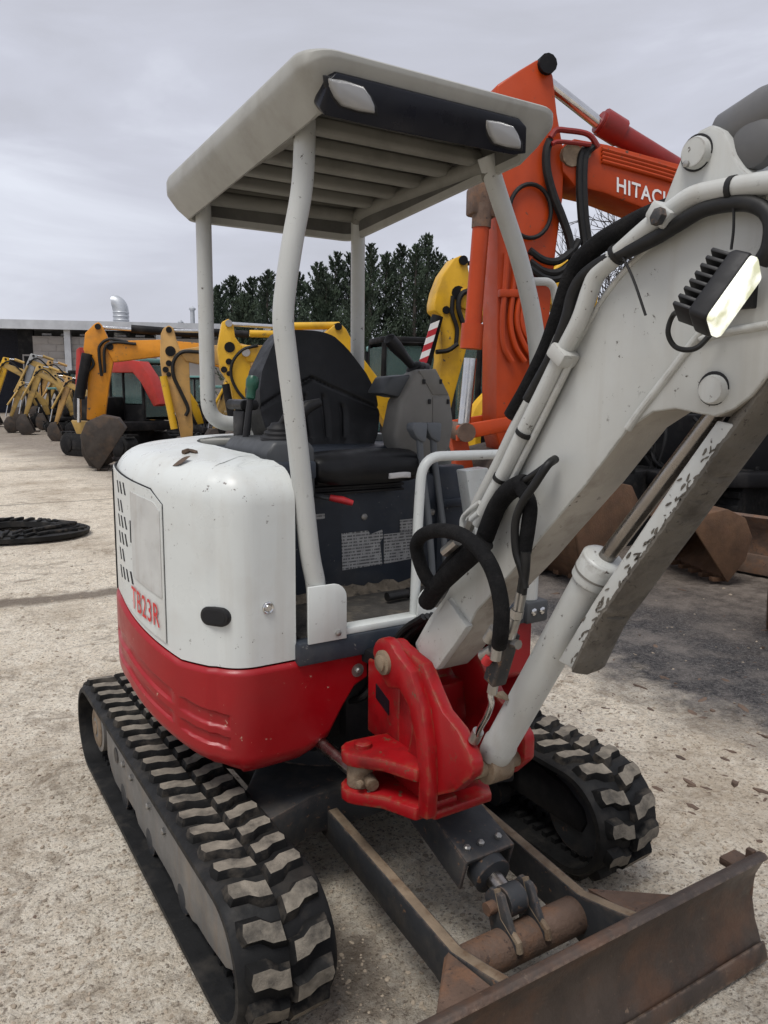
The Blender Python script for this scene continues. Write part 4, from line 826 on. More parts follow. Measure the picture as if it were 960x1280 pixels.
# --- boom cylinder with rod and mud-caked guard
FO = PX(621, 938, x=XC); TO = PX(756, 697, x=XC); PE = PX(903, 506, x=XC); dc = (TO-FO)/np.linalg.norm(TO-FO)
ln_ = np.linalg.norm(TO-FO)
B = MB(); B.lathe([(.030, -.035), (.044, -.012), (.046, .03), (.042, .04), (.042, ln_-.07), (.049, ln_-.065), (.049, ln_-.005), (.044, ln_), (.030, ln_+.004)], FO, dc, 30); bc = B.build('boom_cylinder', 'boom_paint', EX, smooth=45)
B = MB(); B.lathe([(.0495, ln_-.045), (.0502, ln_-.045), (.0502, ln_-.040), (.0495, ln_-.040)], FO, dc, 30); B.build('gland_ring', 'grey_plastic', bc)
B = MB(); B.cyl(TO-dc*.02, PE, .0185, n=20); B.build('piston_rod', 'chrome_dirty', bc)
B = MB(); B.cyl((-.03, FO[1]-.01, FO[2]-.045), (.13, FO[1]-.01, FO[2]-.045), .022, n=18); B.cyl((XC-.035, FO[1]-.01, FO[2]-.045), (XC+.035, FO[1]-.01, FO[2]-.045), .045, n=22); B.build('foot_pin', 'rust_edge', bc, .003)
gl = [PX(u, v, x=XC+.05) for u, v in ((698, 826), (745, 748), (800, 667), (850, 592), (897, 526))]; gr_ = [PX(u, v, x=XC+.05) for u, v in ((919, 531), (876, 592), (823, 667), (760, 756), (741, 783), (716, 836))]
B = MB(); B.prism([(p[1], p[2]) for p in gl+gr_], XC+.043, XC+.051, 'x'); gd = B.build('rod_guard', 'boom_paint', EX, .002)
# muddy front face of the guard with a ragged edge
fr_ = [PX(u, v, x=XC+.05) for u, v in ((716, 837), (741, 784), (760, 757), (795, 707), (823, 668), (850, 629), (876, 593), (906, 551), (962, 472))]
L_ = spline([(p[1], p[2]) for p in fr_], 10); H2 = np.random.default_rng(21); B = MB(); o_ = []
for i, p in enumerate(L_):
    j = H2.normal(0, .0035)
    o_.append([(.0505, p[0]-.004, p[1]+.004), (.052+abs(H2.normal(0, .003)), p[0]+.004, p[1]-.003), (.044, p[0]+.010+H2.normal(0, .002), p[1]-.008), (.022, p[0]+.013+H2.normal(0, .0025), p[1]-.012), (0, p[0]+.013+H2.normal(0, .0025), p[1]-.012), (-.022, p[0]+.013+H2.normal(0, .0025), p[1]-.012), (-.044, p[0]+.008, p[1]-.008), (-.051, p[0]+.0, p[1]+.0), (-.051, p[0]-.02, p[1]+.02), (.03, p[0]-.02, p[1]+.02)])
o_ = [[(q_[0]+XC, q_[1], q_[2]) for q_ in r_] for r_ in o_]; B.loft(o_); B.build('caked_mud', 'mud_plate', gd, smooth=50)
B = MB()
for i in range(len(L_)-12):
    for _ in range(2):
        if H2.random() < .45:
            p = L_[i]; e_ = abs(H2.normal(0, .012)); s_ = H2.uniform(.25, 1.); cy2, cz2 = p[0]-e_*.75+H2.normal(0, .004), p[1]+e_*.6+H2.normal(0, .004); a2 = -.65+H2.normal(0, .35); pg = [((q0*cos(a2)-q1*sin(a2)), (q0*sin(a2)+q1*cos(a2))) for q0, q1 in [(.0034*s_*H2.uniform(.5, 1.2)*cos(t2), .012*s_*H2.uniform(.5, 1.2)*sin(t2)) for t2 in np.linspace(0, 5.3, 7)]]; B.prism([(cy2+q0, cz2+q1) for q0, q1 in pg], XC+.0505, XC+.0525, 'x')
q = B.build('mud_spatter', 'mud_plate', gd); q['kind'] = 'stuff'
# --- pipes, clamps, cable ties, hoses on the boom
DXP = .046
def pipe(name, pix, x, r, matn, parent, n_=12, k=6): B = MB(); B.tube(spline([PX(u, v, x=DXP+(x if not isinstance(x, (list, tuple)) else x[i])) for i, (u, v) in enumerate(pix)], k), r, n_); return B.build(name, matn, parent)
PIPE = [(598, 655), (612, 626), (632, 588), (651, 548), (680, 490), (702, 444), (724, 402), (738, 362), (748, 341), (776, 315), (815, 281), (839, 264), (866, 246), (900, 238), (962, 228), (1040, 222)]
pipe('boom_pipe', PIPE, .088, .0185, 'boom_paint', bm_, 16)
pipe('boom_pipe', [(612, 655), (640, 600), (690, 500), (716, 447)], .080, .008, 'boom_paint', bm_, 10)
pipe('boom_pipe', [(u-9, v-5) for u, v in PIPE[:8]], .04, .0185, 'boom_paint', bm_, 14)
for u, v, w in ((704, 444, 15), (832, 270, 14)):
    p = PX(u, v, x=.136); t_ = (PX(u+8, v-14, x=.136)-p); t_ /= np.linalg.norm(t_); up2 = np.cross([1, 0, 0], t_); RR = Matrix(((1, t_[0], up2[0]), (0, t_[1], up2[1]), (0, t_[2], up2[2])))
    B = MB(); B.box(p, (.05, .034, .052), RR); B.box(p+np.array([-.05, 0, 0])+up2*.012, (.09, .026, .035), RR); B.build('pipe_clamp', 'boom_paint', bm_, .007)
p = PX(826, 272, x=.166); B = MB(); B.lathe([(.016, 0), (.016, .012), (.008, .016), (.001, .016)], p, (1, -.2, .2), 6); B.build('clamp_bolt', 'under_grey', bm_)
for u, v in ((656, 541), (627, 598), (772, 318), (917, 236)):
    p = PX(u, v, x=.134); i_ = min(range(len(PIPE)-1), key=lambda i: abs(PIPE[i][0]-u)); t_ = PX(*PIPE[i_+1], x=.134)-PX(*PIPE[i_], x=.134); t_ /= np.linalg.norm(t_)
    B = MB(); B.lathe([(.0195, -.005), (.0215, -.005), (.0215, .005), (.0195, .005)], p, t_, 18); B.build('cable_tie', 'hose_rubber', bm_)
pipe('tie_tail', [(778, 320), (792, 350), (807, 394)], .10, .0026, 'hose_rubber', bm_, 6); pipe('tie_tail', [(917, 250), (917, 285), (914, 312)], .10, .0026, 'hose_rubber', bm_, 6)
pipe('boom_hose', [(640, 520), (660, 485), (682, 440), (694, 408), (703, 380), (712, 352), (726, 326), (750, 304), (780, 286), (812, 270), (850, 256)], .045, .021, 'hose_sleeve', bm_, 12)
pipe('boom_hose', [(660, 500), (690, 445), (708, 400), (716, 368), (730, 345), (757, 326), (790, 312), (822, 296), (850, 279), (880, 262), (920, 254), (948, 258), (964, 276), (962, 308), (950, 330)], .093, .0135, 'hose_rubber', bm_, 12)
pipe('boom_hose', [(716, 400), (735, 352), (770, 322), (812, 290)], .03, .013, 'hose_rubber', bm_, 10)
# hoses and fittings at the boom foot
pipe('hydraulic_hose', [(548, 738), (533, 722), (524, 700), (521, 680), (530, 668), (550, 663), (575, 668), (596, 683), (612, 705), (622, 732), (627, 762), (626, 790), (624, 806)], [.12, .14, .155, .165, .17, .175, .18, .185, .19, .19, .19, .185, .17], .0185, 'hose_sleeve', EX, 14)
pipe('hydraulic_hose', [(534, 752), (548, 732), (566, 714), (590, 692), (606, 676)], [.10, .12, .13, .13, .12], .026, 'hose_sleeve', EX, 14)
pipe('hydraulic_hose', [(540, 742), (556, 712), (575, 690), (592, 680)], [.10, .11, .12, .11], .016, 'hose_sleeve', EX, 12)
pipe('hydraulic_hose', [(606, 672), (614, 650), (622, 632), (634, 616), (650, 606), (658, 606)], .105, .023, 'hose_sleeve', EX, 14)
pipe('hydraulic_hose', [(650, 606), (662, 630), (660, 660), (655, 690)], .115, .017, 'hose_sleeve', EX, 14)
pipe('hydraulic_hose', [(694, 574), (684, 582), (668, 606), (652, 630), (644, 655), (645, 688), (652, 712), (656, 735)], [.085, .12, .135, .14, .14, .135, .13, .125], .0095, 'hose_rubber', EX, 12)
pipe('hydraulic_hose', [(694, 574), (672, 590), (640, 612)], [.085, .11, .11], .008, 'hose_rubber', EX, 10)
pipe('hydraulic_hose', [(657, 690), (656, 712), (652, 742)], .125, .012, 'hose_rubber', EX, 12)
def fit(a, b_, r, matn='steel', n_=6, x=.125, parent=EX): B = MB(); B.cyl(PX(*a, x=x+DXP), PX(*b_, x=x+DXP), r, n=n_); return B.build('hose_fitting', matn, parent)
fit((652, 740), (648, 762), .0125, n_=14); fit((647, 762), (645, 772), .016); fit((644, 772), (637, 796), .014, n_=14); fit((622, 806), (619, 824), .013, n_=14, x=.165); fit((619, 786), (610, 800), .014, n_=14, x=.16)
B = MB(); va, vb = PX(636, 790, x=.166), PX(618, 852, x=.166); dv = (vb-va)/np.linalg.norm(vb-va); up2 = np.cross([1, 0, 0], dv); B.box((va+vb)/2, (.042, np.linalg.norm(vb-va), .040), Matrix(((1, dv[0], up2[0]), (0, dv[1], up2[1]), (0, dv[2], up2[2])))); B.build('hose_burst_valve', 'under_grey', EX, .004)
fit((617, 812), (604, 820), .015, x=.15, n_=12); fit((613, 820), (607, 828), .012, 'red_grip', 10, .155); fit((630, 800), (648, 806), .012, 'steel', 8, .12)
pipe('steel_line', [(617, 852), (613, 868), (614, 880), (608, 896), (600, 910), (595, 924)], [.115, .115, .11, .105, .10, .09], .008, 'chrome', EX, 12)
fit((618, 850), (615, 866), .013, 'steel', 6, .115); fit((598, 914), (592, 926), .015, 'steel', 14, .09)
B = MB(); p = PX(622, 868, x=XC+.04); B.prism([(p[1]-.02, p[2]-.006), (p[1]+.045, p[2]), (p[1]+.01, p[2]+.012)], XC+.03, XC+.05, 'x'); B.build('valve_tab', 'rust_edge', bc, .002)
fit((584, 664), (590, 650), .013, 'bolt_steel', 6, .10); fit((590, 650), (600, 641), .010, 'boom_paint', 12, .10); pipe('steel_line', [(578, 668), (578, 650), (585, 640), (600, 628)], .095, .007, 'boom_paint', EX, 10); fit((556, 690), (572, 676), .014, 'steel', 8, .15)
# --- work light on the boom
ca, cb = np.array([.58, .81, 0.]), None
t3 = np.array([-.81*.80, .58*.80, -.60]); w3 = np.cross(ca, t3); tow = lambda q_: CR*q_[0]+CU*q_[1]-CF*q_[2]
A3, T3, W3 = [Vector(tow(q_)).normalized() for q_ in (ca, t3, w3)]
lc_ = Vector(PX(919, 372, x=BX+.115)); RR = Matrix((A3, W3, T3)).transposed()
ls = rrect(-.062, .062, -.030, .030, .008, 3)
wl_ = MB(); wl_.loft([[lc_+A3*p[0]*s_+W3*p[1]*s_+T3*h_ for p in ls] for h_, s_ in ((.006, .98), (.010, 1.02), (.034, 1.0), (.040, .92))]); wk = wl_.build('work_light', 'black_plastic', EX, .002); wk['label'] = 'lit LED work lamp with a finned black housing'
B = MB(); B.loft([[lc_+A3*p[0]*s_+W3*p[1]*s_+T3*h_ for p in ls] for h_, s_ in ((.010, .97), (-.002, .97), (-.006, .92))]); B.build('led_lens', 'led_lens', wk, .001)
for k in range(8):
    B = MB(); B.box(lc_+T3*.053+A3*(-.052+.0148*k), (.007, .052, .034), RR); B.build('cooling_fin', 'black_plastic', wk, .002)
B = MB(); e_p = Vector((BX, *PX(930, 368, x=BX)[1:])); B.cyl(lc_+T3*.04, e_p, .008, n=10); B.box(e_p, (.03, .05, .05)); B.build('lamp_bracket', 'black_plastic', wk, .003)
B = MB(); B.tube(spline([lc_+T3*.05-A3*.05]+[Vector(PX(u, v, x=BX+dx_)) for u, v, dx_ in ((843, 392, .07), (835, 415, .06), (845, 434, .05), (868, 436, .045), (888, 418, .03))]+[e_p], 8), .0048, 8); B.build('lamp_cable', 'hose_rubber', wk)
# small debris on the white cover
from mathutils.bvhtree import BVHTree
TREE = BVHTree.FromPolygons([v.co.copy() for v in cov.data.vertices], [list(p.vertices) for p in cov.data.polygons])
def on_cover(u, v): return TREE.ray_cast(Vector(CAM), Vector(ray(u, v)).normalized())[0]
B = MB(); ll = on_cover(227, 579); d1 = (Vector(CR)*.9+Vector((0, 0, .35))).normalized(); d2 = (Vector((0, 0, .55))-Vector(CF)*-.8).normalized()
B.loft([[ll+d1*(.030*a)+d2*(.017*w*(1-abs(a)**1.7))+Vector((0, 0, .007+.004*a)) for a in np.linspace(-1, 1, 11)] for w in (-1, -.4, .4, 1)], False, False)
lf = B.build('dead_leaf', 'leaf_brown'); tag(lf, 'small curled brown dead leaf on the white engine cover', 'leaf')
B = MB(); B.tube(spline([on_cover(229, 568)+Vector((0, 0, .006)), on_cover(237, 566)+Vector((0, 0, .007)), on_cover(247, 567)+Vector((0, 0, .003))]), [.008]*8+[.006]*8+[.002], 6)
tw = B.build('broken_twig', 'leaf_brown'); tag(tw, 'tiny bit of twig beside the dead leaf', 'twig')
# ------------------------------------------------------------------ background machines
def gpt(u, v): p = PX(u, v, z=0.); return np.array([p[0], p[1], 0.])
IMG_L = np.array([-CR[0], -CR[1]]); IMG_L /= np.linalg.norm(IMG_L); TOW = np.array([-CF[0], -CF[1]]); TOW /= np.linalg.norm(TOW)
class Digger:
    def __init__(s, name, label, G, ang_deg, cat='excavator', group='excavators parked in a row'):
        a = radians(ang_deg); f = IMG_L*cos(a)+TOW*sin(a); s.f = f; s.G = np.array(G, float); s.l = np.array([-f[1], f[0]])   # l: lateral (machine left)
        s.root = empty(name, (float(G[0]), float(G[1]), 0)); tag(s.root, label, cat, group)
    def W(s, p):      # local (s forward, w left, z) -> root-relative vector
        return (s.f[0]*p[0]+s.l[0]*p[1], s.f[1]*p[0]+s.l[1]*p[1], p[2])
    def px(s, u, v, w=0.):
        n_ = np.array([s.l[0], s.l[1], 0.]); d = ray(u, v); P0 = s.G+n_*w; t_ = ((P0-CAM)@n_)/(d@n_); P = CAM+t_*d; q = P-s.G; return (q[0]*s.f[0]+q[1]*s.f[1], P[2])
    def put(s, B, name, mats, parent=None, bevel=0, **k):
        B.v = [s.W(p) for p in B.v]; return B.build(name, mats, parent or s.root, bevel, **k)
    def plate(s, name, pts, w0, w1, matn, bevel=.02, parent=None, holes=None):
        B = MB(); B.prism([(p[0], p[1]) for p in pts], w0, w1, 'y'); return s.put(B, name, matn, parent, bevel)
    def cyl(s, name, a, b_, r, matn, w=0, r2=None, parent=None, n=12): B = MB(); B.cyl((a[0], w, a[1]), (b_[0], w, b_[1]), r, r2, n); return s.put(B, name, matn, parent)
    def pin(s, p, r, w, matn='machine_dark'):
        B = MB(); B.cyl((p[0], -w, p[1]), (p[0], w, p[1]), r, n=12); return s.put(B, 'pivot_pin', matn)
    def hose(s, pts, r, w, matn='hose_rubber'):
        B = MB(); B.tube(spline([(p[0], w, p[1]) for p in pts], 6), r, 8); return s.put(B, 'hose', matn)
    def bucket(s, tip, k, w, matn='bucket_steel', curl=0.):
        sh = [(-.10, .10), (.16, .12), (.42, -.10), (.50, -.42), (.38, -.68), (.10, -.80), (-.28, -.78), (-.26, -.72), (.08, -.72), (.30, -.62), (.40, -.40), (.33, -.12), (.12, .03), (-.08, .02)]
        c_, n_ = cos(curl), sin(curl); T = [(tip[0]+k*(p[0]*c_-p[1]*n_), tip[1]+k*(p[0]*n_+p[1]*c_)) for p in sh]
        zmin = min(p[1] for p in T)
        T = [(p[0], tip[1]-(tip[1]-p[1])*(tip[1]/(tip[1]-zmin)) if p[1] < tip[1] else p[1]) for p in T]
        B = MB(); B.prism(T, -w, w, 'y'); sd_ = [T[i] for i in (0, 1, 2, 3, 4, 5, 6)]+[(T[0][0]*.45+T[6][0]*.55, T[0][1]*.45+T[6][1]*.55)]
        B.prism(sd_, w, w+.03, 'y'); B.prism(sd_, -w-.03, -w, 'y'); o = s.put(B, 'digging_bucket', matn, None, .012)
        t6 = T[6]
        for i in range(5):
            B = MB(); ww = -w*.85+w*1.7*i/4; B.box((t6[0]-k*.07, ww, t6[1]+k*.03), (k*.22, w*.16, k*.06)); s.put(B, 'bucket_tooth', matn, o, .005)
        return o
    def body(s, D, k, paint, cab='cab', cabpaint=None, dark='machine_dark', blade=None, top=None, wide=1.0, track='track_rubber'):
        """D: distance of the slew centre behind the bucket; k: size (1 = five-tonne machine)"""
        L_, Wd = 1.28*k, .98*k*wide
        for sd_ in (-1, 1):
            R_ = .30*k; B = MB(); P = arc(-D+L_-R_, R_, R_, -90, 90, 8)+arc(-D-L_+R_, R_, R_, 90, 270, 8); B.prism(P, sd_*(Wd-.40*k), sd_*Wd, 'y'); tk = s.put(B, 'track', track, None, .02)
            for i in range(13):
                B = MB(); B.box((-D-L_*.95+L_*1.9*i/12, sd_*(Wd-.20*k), R_*2), (.10*k, .38*k, .05*k)); s.put(B, 'track_shoe', track, tk)
            B = MB(); B.cyl((-D+L_-R_, sd_*(Wd-.01), R_), (-D+L_-R_, sd_*(Wd+.03), R_), R_*.7, n=16); B.cyl((-D-L_+R_, sd_*(Wd-.01), R_), (-D-L_+R_, sd_*(Wd+.03), R_), R_*.7, n=16); B.b2((-D-L_*.6, sd_*(Wd-.01), R_*.6), (-D+L_*.6, sd_*(Wd+.02), R_*1.4)); s.put(B, 'track_frame', dark, tk, .01)
        B = MB(); B.b2((-D-.6*k, -.6*k, .3*k), (-D+.6*k, .6*k, .66*k)); s.put(B, 'undercarriage', dark, None, .02)
        B = MB(); pl = [(-D+.95*k, -.9*k), (-D+.95*k, .9*k), (-D-.7*k, .92*k), (-D-1.15*k, .6*k), (-D-1.25*k, 0), (-D-1.15*k, -.6*k), (-D-.7*k, -.92*k)]; B.prism(pl, .68*k, .92*k, 'z'); s.put(B, 'house_frame', dark, None, .03)
        B = MB(); pl2 = [(-D+.2*k, -.9*k), (-D+.2*k, -.15*k), (-D-.35*k, .9*k), (-D-.7*k, .92*k), (-D-1.15*k, .6*k), (-D-1.25*k, 0), (-D-1.15*k, -.6*k), (-D-.7*k, -.92*k)]; B.prism(pl2, .93*k, 1.55*k, 'z'); s.put(B, 'engine_cover', paint, None, .07)
        if blade:
            B = MB(); b0 = -D+L_+.25*k; B.prism([(b0, 0), (b0+.10*k, .02), (b0+.05*k, .22*k), (b0+.10*k, .42*k), (b0+.02*k, .42*k), (b0-.03*k, .22*k)], -Wd, Wd, 'y'); s.put(B, 'dozer_blade', blade, None, .01)
            for sd_ in (-1, 1): B = MB(); B.b2((-D+.3*k, sd_*.28*k, .22*k), (b0, sd_*.38*k, .36*k)); s.put(B, 'blade_arm', dark, None, .01)
        cp = cabpaint or paint; x0, x1, w0, w1, z0, z1 = -D-.38*k, -D+.85*k, .02*k, .92*k, .93*k, 2.5*k
        if cab == 'cab':
            B = MB(); r = .045*k
            for x_, w_ in ((x0, w0), (x0, w1), (x1, w0), (x1, w1)):
                B.tube([(x_, w_, z0), (x_, w_, z0+.5*k), (x_*.96+.04*(x0+x1)/2 if x_ == x1 else x_, w_, z1-.05*k)], r, 8)
            for w_ in (w0, w1): B.tube([(x0, w_, z1-.05*k), (x1*.96+.04*(x0+x1)/2, w_, z1-.05*k)], r, 8); B.tube([(x0, w_, z0+.55*k), (x0+.45*k, w_, z0+.55*k)], r*.7, 8)
            B.b2((x0, w0, z0), (x1, w0+.03, z0+.42*k)); B.b2((x0, w1-.03, z0), (x1, w1, z0+.42*k)); B.tube([(x0+.5*k, w1, z0), (x0+.5*k, w1, z1-.05*k)], r*.8, 8); B.tube([(x0+.5*k, w0, z0), (x0+.5*k, w0, z1-.05*k)], r*.8, 8)
            cb = s.put(B, 'cab_frame', dark)
            B = MB(); B.prism(rrect(x0-.05*k, x1+.03*k, w0-.04*k, w1+.04*k, .12*k, 3), z1-.06*k, z1+.05*k, 'z'); s.put(B, 'cab_roof', cp, cb, .03)
            for nm, a, b_ in (('window_pane', (x0+.05*k, w1-.012, z0+.45*k), (x0+.46*k, w1+.002, z1-.1*k)), ('window_pane', (x0+.55*k, w1-.012, z0+.45*k), (x1-.06*k, w1+.002, z1-.1*k)), ('window_pane', (x0+.05*k, w0-.002, z0+.45*k), (x0+.46*k, w0+.012, z1-.1*k)), ('window_pane', (x0+.55*k, w0-.002, z0+.45*k), (x1-.06*k, w0+.012, z1-.1*k)), ('windscreen', (x1-.01, w0+.05*k, z0+.1*k), (x1+.004, w1-.05*k, z1-.12*k)), ('rear_pane', (x0-.004, w0+.05*k, z0+.62*k), (x0+.01, w1-.05*k, z1-.12*k))):
                B = MB(); B.b2(a, b_); s.put(B, nm, 'cab_glass', cb)
            B = MB(); B.b2((x0+.2*k, w0+.25*k, z0+.1*k), (x0+.7*k, w1-.25*k, z0+.5*k)); B.b2((x0+.15*k, w0+.25*k, z0+.4*k), (x0+.3*k, w1-.25*k, z0+1.1*k)); s.put(B, 'operator_seat', 'vinyl', cb, .04)
        elif cab == 'canopy':
            B = MB(); B.prism(rrect(x0-.35*k, x1+.1*k, w0-.75*k, w1+.05*k, .12*k, 3), z1-.02*k, z1+.10*k, 'z'); cb = s.put(B, 'canopy_roof', cp, None, .03)
            for x_, w_ in ((x0-.2*k, w0-.6*k), (x0-.2*k, w1-.1*k), (x1, w0-.6*k), (x1, w1-.1*k)): B = MB(); B.tube([(x_, w_, z0), (x_, w_, z1)], .035*k, 8); s.put(B, 'canopy_post', dark, cb)
            B = MB(); B.b2((x0+.1*k, w0-.4*k, z0), (x0+.6*k, w1-.4*k, z0+.45*k)); B.b2((x0, w0-.4*k, z0+.4*k), (x0+.15*k, w1-.4*k, z0+1.0*k)); s.put(B, 'operator_seat', 'vinyl', cb, .04)
def px_poly(d, pix, w=0.): return [d.px(u, v, w) for u, v in pix]

# 1. big orange excavator behind the boom
d = Digger('orange_excavator', 'large orange excavator with white lettering on its boom', gpt(655, 700), 14, group=None); OR = d
st = px_poly(d, [(606, 200), (611, 116), (640, 97), (660, 85), (673, 85), (680, 105), (685, 150), (694, 200), (692, 255), (684, 317), (676, 400), (667, 463), (652, 540), (640, 565), (618, 566), (611, 540), (611, 480), (612, 373), (612, 300), (608, 250)])
w = .19; sk_ = d.plate('dipper_arm', st, -w, w, 'orange_paint', .02)
bo_ = px_poly(d, [(688, 200), (694, 187), (705, 182), (745, 189), (845, 216), (905, 245), (1000, 330), (1060, 430), (1040, 450), (960, 370), (900, 320), (830, 286), (800, 271), (740, 248), (705, 240), (690, 222)])
bo2 = d.plate('boom', bo_, -w*1.15, w*1.15, ['orange_paint', 'orange_dark'], .02)
d.pin(d.px(700, 203), .10, w*1.3, 'rust_edge'); d.pin(d.px(671, 92), .085, w*1.25); d.pin(d.px(716, 200), .06, w*1.28, 'rust_edge')
d.cyl('arm_cylinder_rod', d.px(674, 95), d.px(752, 157), .055, 'chrome'); d.cyl('arm_cylinder', d.px(748, 152), d.px(862, 222), .10, 'orange_dark'); d.cyl('cylinder_gland', d.px(752, 152), d.px(776, 167), .125, 'orange_dark')
dw = w+.13
a0, a1, a2, a3 = d.px(603, 262, dw), d.px(590, 420, dw), d.px(588, 448, dw), d.px(580, 530, dw)
d.cyl('bucket_cylinder', a0, a1, .075, 'orange_paint', dw); d.cyl('cylinder_gland', d.px(591, 405, dw), d.px(588.5, 436, dw), .10, 'orange_paint', dw); d.cyl('cylinder_gland', d.px(603, 255, dw), d.px(601.5, 285, dw), .085, 'rust', dw); d.cyl('bucket_rod', a2, a3, .058, 'chrome', dw)
B = MB(); c0_ = d.px(602, 250, dw); B.prism([(c0_[0]-.12, c0_[1]-.15), (c0_[0]+.10, c0_[1]-.12), (c0_[0]+.10, c0_[1]+.10), (c0_[0]-.02, c0_[1]+.18), (c0_[0]-.14, c0_[1]+.12)], w, dw+.06, 'y'); d.put(B, 'cylinder_bracket', 'rust', None, .02)
lk = d.px(579, 540, dw)
for ww in (-w-.06, dw+.02):
    B = MB(); q0 = d.px(655, 522); B.prism([(lk[0]+.08, lk[1]+.06), (q0[0], q0[1]+.07), (q0[0]-.05, q0[1]), (q0[0], q0[1]-.05), (lk[0]+.08, lk[1]-.08)], ww, ww+.05, 'y'); d.put(B, 'bucket_link', 'orange_paint', None, .01)
B = MB(); B.cyl((lk[0], -w-.12, lk[1]), (lk[0], dw+.10, lk[1]), .085, n=14); d.put(B, 'link_pin', 'rust')
tip = d.px(628, 575); B = MB(); B.prism([(lk[0]+.07, lk[1]), (lk[0]-.09, lk[1]), (tip[0]+.25, tip[1]-.45), (tip[0]+.42, tip[1]-.45)], -w*.8, w*.8, 'y'); d.put(B, 'bucket_link', 'orange_paint', None, .01)
d.bucket((tip[0], tip[1]), 1.22, .50, 'bucket_steel', curl=-.3)
for k_, (u0, u1) in enumerate(((630, 628), (641, 638), (651, 646), (660, 652))):
    pts_ = [(u0+4, 315), (u0+2, 350), (u1, 400), (u1+2+4*k_, 432), (u1+12+6*k_, 452)]; d.hose([d.px(u, v, w+.04) for u, v in pts_], .026, w+.04, 'orange_paint')
    B = MB(); p0, p1 = d.px(u0, 362, w+.03), d.px(u0, 372, w+.03); B.b2((p0[0]-.05, w, p0[1]), (p0[0]+.05, w+.07, p1[1])); d.put(B, 'line_clamp', 'orange_paint', None, .01)
B = MB(); rc = d.px(663, 264, w+.03); B.tube([(rc[0]+.20*cos(2*pi*k/28), w+.03, rc[1]+.23*sin(2*pi*k/28)) for k in range(28)], .020, 8, True); d.put(B, 'hose', 'hose_rubber')
d.hose([d.px(u, v, w+.05) for u, v in ((688, 175), (683, 190), (684, 215), (692, 245), (702, 270), (712, 300), (716, 330))], .040, w+.05); d.hose([d.px(u, v, w+.08) for u, v in ((688, 172), (695, 163), (708, 163), (735, 168), (748, 184))], .026, w+.08, 'orange_dark'); d.hose([d.px(u, v, w+.1) for u, v in ((690, 180), (700, 177), (738, 181))], .02, w+.1, 'orange_dark')
for du in (0, 6): d.hose([d.px(u+du, v, w*1.3) for u, v in ((736, 183), (726, 195), (724, 230), (726, 270), (730, 310), (722, 335))], .032, w*1.3)
for dv in (0, 14, 22): d.hose([d.px(u, v+dv, w+.06) for u, v in ((662, 313), (680, 325), (698, 326), (716, 312), (724, 300))], .034, w+.06)
for dv in (0, 5, 10, 15): d.hose([d.px(u, v+dv, w*1.2) for u, v in ((752, 186), (800, 199), (850, 214), (890, 232))], .020, w*1.2, 'orange_paint')
tm = text_mesh('HITACHI', 1., .018); xs = [v.co.x for v in tm.vertices]; ys = [v.co.y for v in tm.vertices]; x0_, x1_, y0_, y1_ = min(xs), max(xs), min(ys), max(ys); wt = w*1.15+.006
q00, q10, q01 = [np.array(d.px(u, v, wt)) for u, v in ((771, 240), (845, 262), (771, 221))]
for v in tm.vertices:
    a, b_ = (v.co.x-x0_)/(x1_-x0_), (v.co.y-y0_)/(y1_-y0_); q_ = q00+(q10-q00)*a+(q01-q00)*b_; v.co = Vector(d.W((q_[0], wt, q_[1])))
tm.materials.clear(); tm.materials.append(MATS['lettering_white']); o = bpy.data.objects.new('boom_lettering', tm); COL.objects.link(o); o.parent = bo2
d.body(6.6, 1.45, 'orange_paint', 'cab', 'orange_paint', track='machine_dark')

# 2. yellow excavator with a red and white striped ram guard
d = Digger('yellow_excavator', 'yellow excavator arm with red and white striped ram guard', np.array([*PD(545, 640, 10.6)[:2], 0]), 16)
st = px_poly(d, [(538, 380), (541, 366), (549, 345), (563, 325), (572, 321), (579, 328), (582, 356), (586, 385), (584, 410), (577, 440), (563, 492), (552, 540), (540, 590), (530, 588), (540, 500), (547, 450), (545, 396), (538, 390)])
w = .16; d.plate('dipper_arm', st, -w, w, 'yellow_paint', .02); d.pin(d.px(573, 328), .06, w+.03); d.pin(d.px(567, 368), .09, w+.02); d.pin(d.px(552, 389), .05, w+.02); d.cyl('arm_cylinder_rod', d.px(574, 329), d.px(700, 330), .03, 'machine_dark')
d.plate('boom', px_poly(d, [(570, 362), (610, 365), (676, 345), (700, 327), (730, 330), (742, 350), (735, 400), (715, 420), (690, 380), (610, 402), (566, 385)]), -w*1.2, w*1.2, 'yellow_paint', .02)
ww = w+.09; d.cyl('bucket_cylinder', d.px(547, 395, ww), d.px(532, 455, ww), .075, 'machine_dark', ww); a, b_ = d.px(541, 405, ww+.08), d.px(525, 458, ww+.08)
for i in range(6):
    B = MB(); p0 = np.array(a)+(np.array(b_)-np.array(a))*i/6; p1 = np.array(a)+(np.array(b_)-np.array(a))*(i+1)/6; B.prism([(p0[0]+.03, p0[1]), (p0[0]-.09, p0[1]+.05), (p1[0]-.09, p1[1]+.05), (p1[0]+.03, p1[1])], ww+.075, ww+.085, 'y'); d.put(B, 'guard_stripe', 'lettering_white' if i % 2 == 0 else 'red_white_red')
d.hose([d.px(u, v, w+.03) for u, v in ((566, 370), (565, 390), (571, 410), (570, 430))], .03, w+.03); d.hose([d.px(u, v, w+.05) for u, v in ((590, 362), (577, 368), (573, 385), (581, 410))], .035, w+.05); d.hose([d.px(u, v, w+.05) for u, v in ((545, 440), (560, 438), (572, 430))], .03, w+.05)
d.bucket(d.px(536, 590), .95, .35, curl=-.25)
d.hose([d.px(u, v, .8) for u, v in ((602, 592), (592, 575), (590, 545), (598, 515), (610, 500))], .12, .8, 'yellow_paint')
